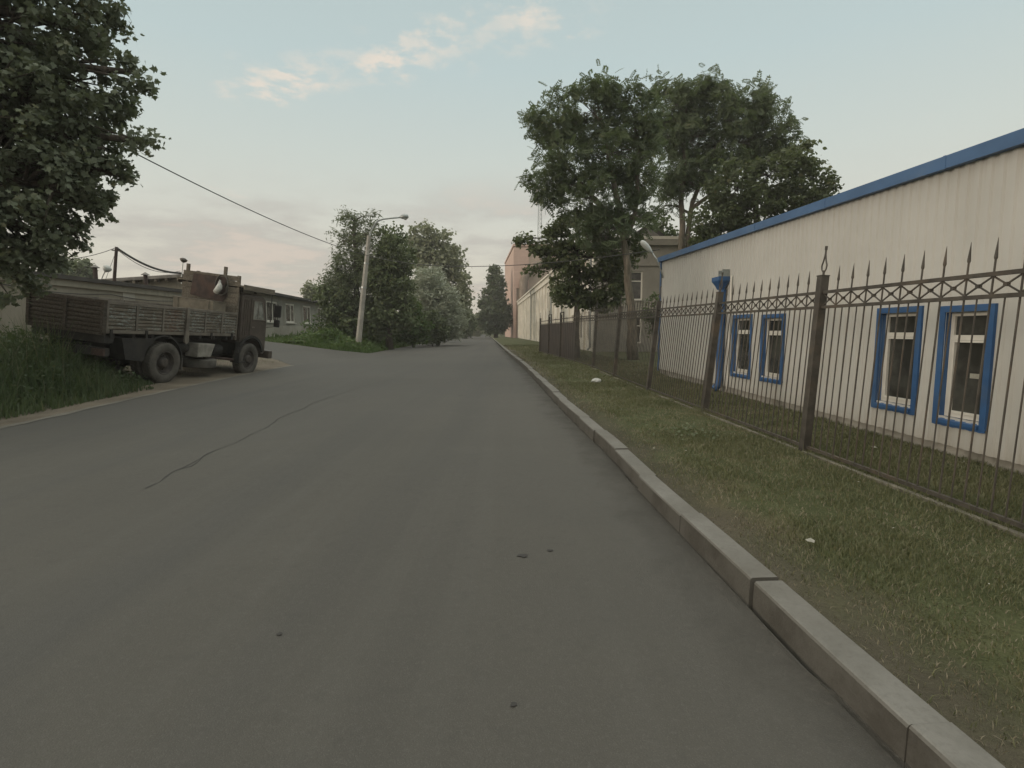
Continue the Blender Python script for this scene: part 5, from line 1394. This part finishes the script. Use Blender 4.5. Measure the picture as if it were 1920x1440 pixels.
# left side of the road, far to near
def simple(name, label, px, Y, blobs, **kw):
    b = groundpt(px, Y); top = max(P(*q[:2], Y).z for q in blobs)
    tr = [b, b + Vector((0, 0, (top - b.z) * .35)), b + Vector((.1, 0, (top - b.z) * .7)), b + Vector((0, 0, (top - b.z) * .95))]
    return tree(name, label, b, tr, [B(x, y, Y, a, c, None, (rest[0] if rest else 1)) for x, y, a, c, *rest in blobs], **kw)
simple('willow_tree', 'tall sparse-topped willow behind the leaning street lamp', 672, 37.5,
       [(655, 425, 30, 26, .35), (640, 452, 28, 26, .4), (690, 440, 34, 32, .6), (660, 500, 46, 34), (705, 500, 46, 40), (632, 530, 28, 34), (680, 555, 60, 40), (620, 575, 18, 20, .6), (695, 405, 12, 10, .25), (650, 402, 12, 8, .2), (700, 590, 46, 30)],
       kind='narrow', leaf=.30, mat_='leaf_willow', r0=.26, clusters=430, per=60, cr=.62, seed=81, gap=.5, droop=.5, twig=.9)
simple('alder_tree', 'dense dark green tree right of the leaning street lamp', 732, 37.0,
       [(728, 450, 24, 24), (745, 480, 30, 34), (725, 520, 40, 36), (750, 540, 28, 40), (738, 585, 42, 36), (715, 610, 30, 22), (660, 590, 56, 26), (625, 560, 26, 30)],
       kind='oval', leaf=.22, mat_='leaf_dense', r0=.22, clusters=400, per=64, cr=.60, seed=91, gap=.3, droop=.4)
simple('birch_tree', 'pale tall double-crowned birch beyond the leaning lamp and the silver willow', 815, 62.0,
       [(790, 440, 24, 20, .8), (780, 470, 24, 26), (825, 452, 26, 18, .8), (815, 490, 40, 28), (850, 490, 20, 30), (855, 530, 24, 34), (865, 565, 18, 26), (800, 530, 30, 30), (840, 580, 30, 26)],
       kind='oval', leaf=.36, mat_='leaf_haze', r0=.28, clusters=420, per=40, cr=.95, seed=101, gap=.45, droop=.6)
simple('silver_willow', 'silvery grey-green willow bush at the left roadside', 822, 47.0,
       [(805, 525, 28, 24), (790, 560, 26, 30), (825, 560, 32, 32), (845, 590, 26, 30), (815, 600, 40, 28), (855, 610, 18, 20), (785, 600, 24, 26), (820, 628, 34, 10), (848, 628, 22, 9), (835, 612, 20, 14)],
       kind='narrow', leaf=.40, mat_='leaf_silver', r0=.14, clusters=430, per=54, cr=.66, seed=111, gap=.35, droop=.0, cat='bush')
simple('roadside_bush', 'green bush between the lamp trees and the silver willow', 775, 42.0,
       [(770, 590, 20, 32), (782, 615, 26, 20), (760, 620, 20, 18), (775, 634, 28, 9), (745, 632, 22, 9)],
       kind='oval', leaf=.20, mat_='weed', r0=.06, clusters=150, per=50, cr=.50, seed=121, gap=.3, cat='bush')
simple('roadside_bush', 'brownish green bush in front of the silver willow', 812, 45.0,
       [(810, 605, 22, 22), (822, 622, 22, 14), (800, 625, 16, 12), (812, 636, 22, 7)],
       kind='oval', leaf=.20, mat_='leaf_willow', r0=.06, clusters=120, per=50, cr=.48, seed=122, gap=.3, cat='bush')
simple('roadside_bush', 'far dark bush where the left tree line meets the road end', 872, 95.0,
       [(866, 595, 20, 22), (872, 612, 16, 14), (858, 618, 16, 12), (880, 606, 10, 12), (866, 626, 16, 6)],
       kind='oval', leaf=.50, mat_='leaf_dense', r0=.12, clusters=120, per=44, cr=1.1, seed=123, gap=.3, cat='bush')
simple('sapling', 'small sapling behind the low grey panel building', 583, 66.0,
       [(584, 540, 8, 12), (578, 552, 12, 9), (592, 552, 9, 8)], kind='oval', leaf=.34, mat_='leaf_haze', r0=.1, clusters=40, per=40, cr=.75, seed=124, gap=.5)
simple('poplar_tree', 'narrow dark poplar standing at the far right kerb', 930, 100.0,
       [(928, 510, 9, 14), (930, 535, 16, 20), (925, 560, 22, 22), (930, 585, 28, 22), (928, 608, 24, 18), (912, 580, 14, 20), (946, 600, 14, 16), (905, 600, 12, 12)],
       kind='oval', leaf=.55, mat_='leaf_poplar', r0=.35, clusters=340, per=38, cr=.95, seed=131, gap=.5, droop=.2)
for i, (px, top, w, Y, lab) in enumerate([(105, 484, 20, 60, 'leftmost broad poplar crown above the garage roof'), (128, 486, 16, 61, 'middle poplar crown above the garage roof'), (158, 492, 14, 60, 'slim poplar crown nearest the first chimney pipe')]):
    simple('background_poplar', lab, px, Y, [(px, top + 12, w * .5, 14), (px - 3, top + 34, w, 20), (px + 3, top + 60, w * 1.1, 22)],
           kind='oval', leaf=.40, mat_='leaf_willow', r0=.2, clusters=150, per=40, cr=.75, seed=140 + i, gap=.4, group='poplars behind the garages')
for i, (px, top, w, Y, lab) in enumerate([(898, 592, 12, 150, 'distant small tree left of the vanishing road'), (912, 600, 9, 190, 'distant tree exactly behind the vanishing end of the road'), (888, 598, 12, 130, 'distant rounded tree beside the last left bush'), (950, 600, 12, 160, 'distant tree between the poplar and the pink block')]):
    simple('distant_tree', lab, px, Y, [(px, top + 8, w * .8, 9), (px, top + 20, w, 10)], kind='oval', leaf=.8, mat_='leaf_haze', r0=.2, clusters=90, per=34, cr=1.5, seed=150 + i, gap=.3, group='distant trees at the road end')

# far wooded skyline behind everything
def far_wood():
    rng = np.random.default_rng(5); n = 90000
    a = rng.uniform(-1.15, 1.15, n); R_ = rng.uniform(230, 300, n)
    hgt = (5 + 3.5 * np.sin(a * 23) * np.sin(a * 7 + 1) + 2 * np.sin(a * 61))
    pos = np.stack([R_ * np.sin(a), R_ * np.cos(a), .2 + hgt * rng.random(n) ** .7 + .5], axis=1)
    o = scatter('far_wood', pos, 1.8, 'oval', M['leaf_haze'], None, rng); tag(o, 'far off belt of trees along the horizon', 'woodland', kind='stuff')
far_wood()

# ---- grasses
def blades(name, xy, z, h, mt, rng, lean=.45, width=.05, label=None, cat=None, kind='stuff', curve=True):
    n = len(xy); hh = h * rng.uniform(.5, 1.3, n); a = rng.uniform(0, 2 * PI, n); w = np.maximum(hh * width, .0018) if np.isscalar(width) else width
    dx, dy = np.cos(a), np.sin(a); la = rng.uniform(0, 2 * PI, n); ll = hh * lean * rng.random(n)
    base = np.stack([xy[:, 0], xy[:, 1], z], axis=1); side = np.stack([dx * w, dy * w, 0 * w], axis=1)
    mid = base + np.stack([np.cos(la) * ll * .3, np.sin(la) * ll * .3, hh * .55], axis=1)
    tip = base + np.stack([np.cos(la) * ll, np.sin(la) * ll, hh * (1 - .25 * ll / hh)], axis=1)
    V = np.stack([base - side, base + side, mid + side * .8, mid - side * .8, tip], axis=1).reshape(-1, 3)
    k = np.arange(n) * 5
    F = np.concatenate([np.stack([k, k + 1, k + 2, k + 3], 1), np.stack([k + 3, k + 2, k + 4, k + 4], 1)])
    # quads only: the tip triangle is stored as a face of three corners in a second pass
    me = bpy.data.meshes.new(name); me.vertices.add(len(V)); me.vertices.foreach_set('co', V.astype(np.float32).ravel())
    q = np.stack([k, k + 1, k + 2, k + 3], 1).ravel(); t = np.stack([k + 3, k + 2, k + 4], 1).ravel()
    me.loops.add(len(q) + len(t)); me.loops.foreach_set('vertex_index', np.concatenate([q, t]).astype(np.int32))
    me.polygons.add(2 * n); ls = np.concatenate([np.arange(n) * 4, len(q) + np.arange(n) * 3]).astype(np.int32); me.polygons.foreach_set('loop_start', ls)
    try: me.polygons.foreach_set('loop_total', np.concatenate([np.full(n, 4), np.full(n, 3)]).astype(np.int32))
    except Exception: pass
    me.materials.append(M[mt]); me.update(calc_edges=True)
    o = bpy.data.objects.new(name, me); C.objects.link(o); return tag(o, label, cat, kind=kind)
def vnoise(x, y, s, seed=0):
    """cheap smooth value noise"""
    rs = np.random.default_rng(seed); tab = rs.random((64, 64)); x, y = x * s + 100, y * s + 100
    xi, yi = np.floor(x).astype(int), np.floor(y).astype(int); fx, fy = x - xi, y - yi; fx, fy = fx * fx * (3 - 2 * fx), fy * fy * (3 - 2 * fy)
    g = lambda i, j: tab[i % 64, j % 64]
    return (g(xi, yi) * (1 - fx) + g(xi + 1, yi) * fx) * (1 - fy) + (g(xi, yi + 1) * (1 - fx) + g(xi + 1, yi + 1) * fx) * fy
def zarr(x, y): return np.array([base_z(v) for v in y]) + .1 * np.clip(-8.3 - x, 0, 9)
KX = np.array([p.x for p in kline]); KYs = np.array([p.y for p in kline])
def verge_grass():
    rng = np.random.default_rng(3)
    bands = [(1.0, 3.5, 4600, .034), (3.5, 7, 2900, .040), (7, 13, 1500, .050), (13, 24, 560, .062), (24, 45, 180, .09)]
    G_, D_ = [], []
    Hg, Hd = [], []
    for y0, y1, dens, h in bands:
        wd = 4.2; n = int(wd * (y1 - y0) * dens)
        y = rng.uniform(y0, y1, n); off = rng.uniform(.155, wd, n); x = np.interp(y, KYs, KX) + off
        v = .6 * vnoise(x, y, 1.3, 1) + .4 * vnoise(x, y, 4.5, 2)
        edge = np.clip((off - .155) / .50, 0, 1) ** 1.3
        keep = rng.random(n) < np.clip((v - .22) * 3.2, .25, 1) * (.12 + .88 * edge)
        x, y, v, off = x[keep], y[keep], v[keep], off[keep]
        dry = rng.random(len(x)) < np.clip(.64 - v, 0, .5) * 1.8 + .45 * (off < .6) + .10
        ht = h * (.6 + .8 * v)
        G_.append(np.stack([x[~dry], y[~dry]], 1)); D_.append(np.stack([x[dry], y[dry]], 1)); Hg.append(ht[~dry]); Hd.append(ht[dry] * .7)
    g, d = np.concatenate(G_), np.concatenate(D_)
    wg = .0016 + .00035 * g[:, 1]
    blades('verge_grass', g, zarr(g[:, 0], g[:, 1]) + VUP, np.concatenate(Hg), 'blade', rng, 1.0, wg, 'short green grass on the verge between kerb and building', 'grass')
    wd_ = .0014 + .0003 * d[:, 1]
    blades('dry_grass', d, zarr(d[:, 0], d[:, 1]) + VUP, np.concatenate(Hd), 'dry_blade', rng, 1.3, wd_, 'straw coloured dry grass along the kerb and in bare patches', 'grass')
verge_grass()
def tall_grass():
    rng = np.random.default_rng(4)
    n = 38000
    y = 13.0 - 15.0 * rng.random(n) ** 1.35; ex = np.interp(y, [p.y for p in left_edge], [p.x for p in left_edge])
    off = rng.uniform(.55, 5.2, n) ; x = ex - off
    h = .14 + 1.12 * np.clip((off - .55) / 1.9, 0, 1); h *= np.clip((13.2 - y) / 1.6, .12, 1) * (.6 + .7 * vnoise(x, y, 1.1, 8))
    keep = ~((y > 12.4) & (off < .9)) & (rng.random(n) < .35 + .65 * vnoise(x, y, 2.2, 9))
    x, y, h = x[keep], y[keep], h[keep]
    blades('tall_grass', np.stack([x, y], 1), zarr(x, y) - .01, h, 'tall_blade', rng, .55, .0045 + .0010 * y * .5, 'tall dark green grass and weeds at the left roadside before the truck', 'tall grass')
    k = rng.random(len(x)) < .05
    blades('dry_stalks', np.stack([x[k], y[k]], 1), zarr(x[k], y[k]) - .01, h[k] * 1.25, 'dry_blade', rng, .35, .004, 'thin straw coloured stalks standing in the tall left grass', 'grass')
    # leafy weeds mixed in
    n = 3200; y = rng.uniform(1, 13.4, n); ex = np.interp(y, [p.y for p in left_edge], [p.x for p in left_edge]); off = rng.uniform(1.0, 4.6, n); x = ex - off
    pos = []
    for a, b, o_ in zip(x, y, off):
        top = (.3 + .8 * min(1, (o_ - 1) / 1.2)) * rng.uniform(.5, 1.15) * min(1, (13.8 - b) / 1.6); m_ = int(5 + top * 16)
        zz = rng.random(m_) * top; pos.append(np.stack([a + rng.normal(0, .05, m_), b + rng.normal(0, .05, m_), gz(a, b) + zz], 1))
    o = scatter('leafy_weeds', np.concatenate(pos), .085, 'diamond', M['tall_blade'], None, rng, .8, .3); tag(o, 'nettle-like leafy weeds among the tall grass at the left edge', 'weeds', kind='stuff')
    # low growth round the truck wheels and on the shoulder
    n = 9000; y = rng.uniform(11.5, 21, n); x = -9.0 - rng.random(n) ** 1.0 * 5
    keep = rng.random(n) < np.clip(vnoise(x, y, 1.4, 12) * 1.9 - .5 + np.clip(-9.6 - x, 0, 1) * .5, 0, 1); x, y = x[keep], y[keep]
    blades('shoulder_grass', np.stack([x, y], 1), zarr(x, y) - .01, .10 + .22 * np.clip(-9.8 - x, 0, 1.5), 'tall_blade', rng, .8, .006, 'short dark grass tufts around the truck on the dirt shoulder', 'grass')
tall_grass()
def roadside_weeds():
    rng = np.random.default_rng(6)
    fl = far_left; n = 26000
    y = 30.7 + 75 * rng.random(n) ** 1.8; ex = np.interp(y, [p.y for p in fl], [p.x for p in fl])
    off = .1 + 8 * rng.random(n) ** 1.2; x = ex - off
    back = 30.6 + np.clip(-9.5 - x, 0, 8) * .32; y = np.maximum(y, back + rng.random(n) * .8)
    fd = np.clip((y - back) / 3.2, 0, 1) ** .8
    h = (.10 + .95 * np.minimum(np.clip(off / 2.6, 0, 1), fd)) * (.35 + 1.2 * vnoise(x, y, .9, 3) ** 1.3)
    h = np.where(x < -12.3, h * .35, h)
    blades('roadside_weeds', np.stack([x, y], 1), zarr(x, y) - .02, h, 'weed', rng, .6, .012 + .0006 * y, 'tall green weeds along the left roadside under the lamp', 'weeds')
    n = 9500; y = 31.2 + 10 * rng.random(n) ** 1.3; x = -8.6 - 5.2 * rng.random(n); y = np.maximum(y, 31.2 + np.clip(-9.5 - x, 0, 8) * .3)
    bk = 31.2 + np.clip(-9.5 - x, 0, 8) * .3
    z = zarr(x, y) + rng.random(n) * (.12 + 1.1 * np.minimum(np.clip((-8.8 - x) / 2.2, 0, 1), np.clip((y - bk) / 2.5, 0, 1))) * (.3 + 1.3 * vnoise(x, y, 1.1, 5))
    o = scatter('leafy_undergrowth', np.stack([x, y, z], 1), .20, 'oval', M['weed'], None, rng, .9, .2); tag(o, 'broad leafy undergrowth around the lamp post foot', 'undergrowth', kind='stuff')
roadside_weeds()
def base_weeds():
    rng = np.random.default_rng(9); X_, Y_ = [], []
    for a, b in zip(fbase, fbase[1:]):
        n = int(170 if a.y < 12 else 90); t = rng.random(n); X_.append(a.x + (b.x - a.x) * t + rng.normal(0, .05, n)); Y_.append(a.y + (b.y - a.y) * t)
    n = 420; X_.append(fbase[3].x + .02 + rng.normal(0, .16, n)); Y_.append(fbase[3].y - .15 + rng.normal(0, .25, n))
    x, y = np.concatenate(X_), np.concatenate(Y_)
    blades('fence_grass', np.stack([x, y], 1), zarr(x, y) + VUP, .12, 'blade', rng, .8, .0035, 'longer grass tufts along the foot of the iron fence', 'grass')
    c = G(1288, 815, VUP); n = 110; p = rng.normal(0, 1, (n, 3)) * [.20, .24, .03]; p[:, 2] = np.abs(p[:, 2]) + .03
    o = scatter('verge_weed', p + np.array(c), .05, 'diamond', M['leaf_willow'], None, rng, .8); tag(o, 'low brownish weed clump on the verge before the nearest tall fence post', 'weed clump', kind='stuff')
base_weeds()
def litter():
    r = random.Random(8)
    # crumpled pale bag
    c = G(1118, 717, VUP); m = MB(); prof = [(.001, 0), (.07, 0), (.10, .03), (.085, .07), (.04, .10), (.001, .09)]; m.lathe(prof, 12)
    m.v = [(x * 1.2 + r.uniform(-.015, .015), y + r.uniform(-.015, .015), z + r.uniform(-.008, .008)) for x, y, z in m.v]
    o = m.build('litter_bag', M['bag'], smooth=False); o.location = c; tag(o, 'crumpled white litter bag on the verge grass near the far fence', 'litter')
    for i, (px, py, s, lab) in enumerate([(1365, 1025, .022, 'torn white paper scrap right of the kerb joint with the gap'), (1517, 1025, .030, 'larger pale leaf scrap in the middle of the verge'), (1228, 848, .022, 'small white scrap near the kerb below the weed clump'), (1640, 845, .03, 'pale scrap on the lawn strip behind the fence')]):
        c = G(px, py, VUP); m = MB(); n = 7
        m.v = [(0, 0, .045)] + [(s * r.uniform(.6, 1.2) * math.cos(2 * PI * k / n), s * r.uniform(.6, 1.2) * math.sin(2 * PI * k / n), .040 + r.uniform(-.008, .012)) for k in range(n)]
        m.f = [(0, 1 + k, 1 + (k + 1) % n) for k in range(n)]; m.mi = [0] * n
        o = m.build('paper_scrap', M['petal']); o.location = c; tag(o, lab, 'litter', 'pale scraps on the verge')
    rng = np.random.default_rng(17); n = 60; y = 2 + 14 * rng.random(n) ** 1.3; x = np.interp(y, KYs, KX) + .3 + rng.random(n) * 3.2
    o = scatter('clover_flowers', np.stack([x, y, zarr(x, y) + VUP + .055], 1), .016, 'oval', M['petal'], None, rng, 2.0); tag(o, 'tiny white clover heads scattered in the verge grass', 'flowers', kind='stuff')
litter()

# ------------------------------------------------------------------ added haze: one closed box round everything, lifts and fades the tones
def haze():
    m = MB(); m.box(-330, 330, -64, 460, -1.5, 20.5)
    hm = bpy.data.materials.new('haze'); hm.use_nodes = True; g = N(hm.node_tree)
    v = g.n('ShaderNodeVolumePrincipled'); v.inputs['Color'].default_value = (.93, .92, .88, 1); v.inputs['Density'].default_value = .0010
    out = g.n('ShaderNodeOutputMaterial'); g.nt.links.new(v.outputs[0], out.inputs['Volume'])
    o = m.build('haze', hm); tag(o, 'thin even haze added to lift the tones', 'haze', kind='stuff')
haze()
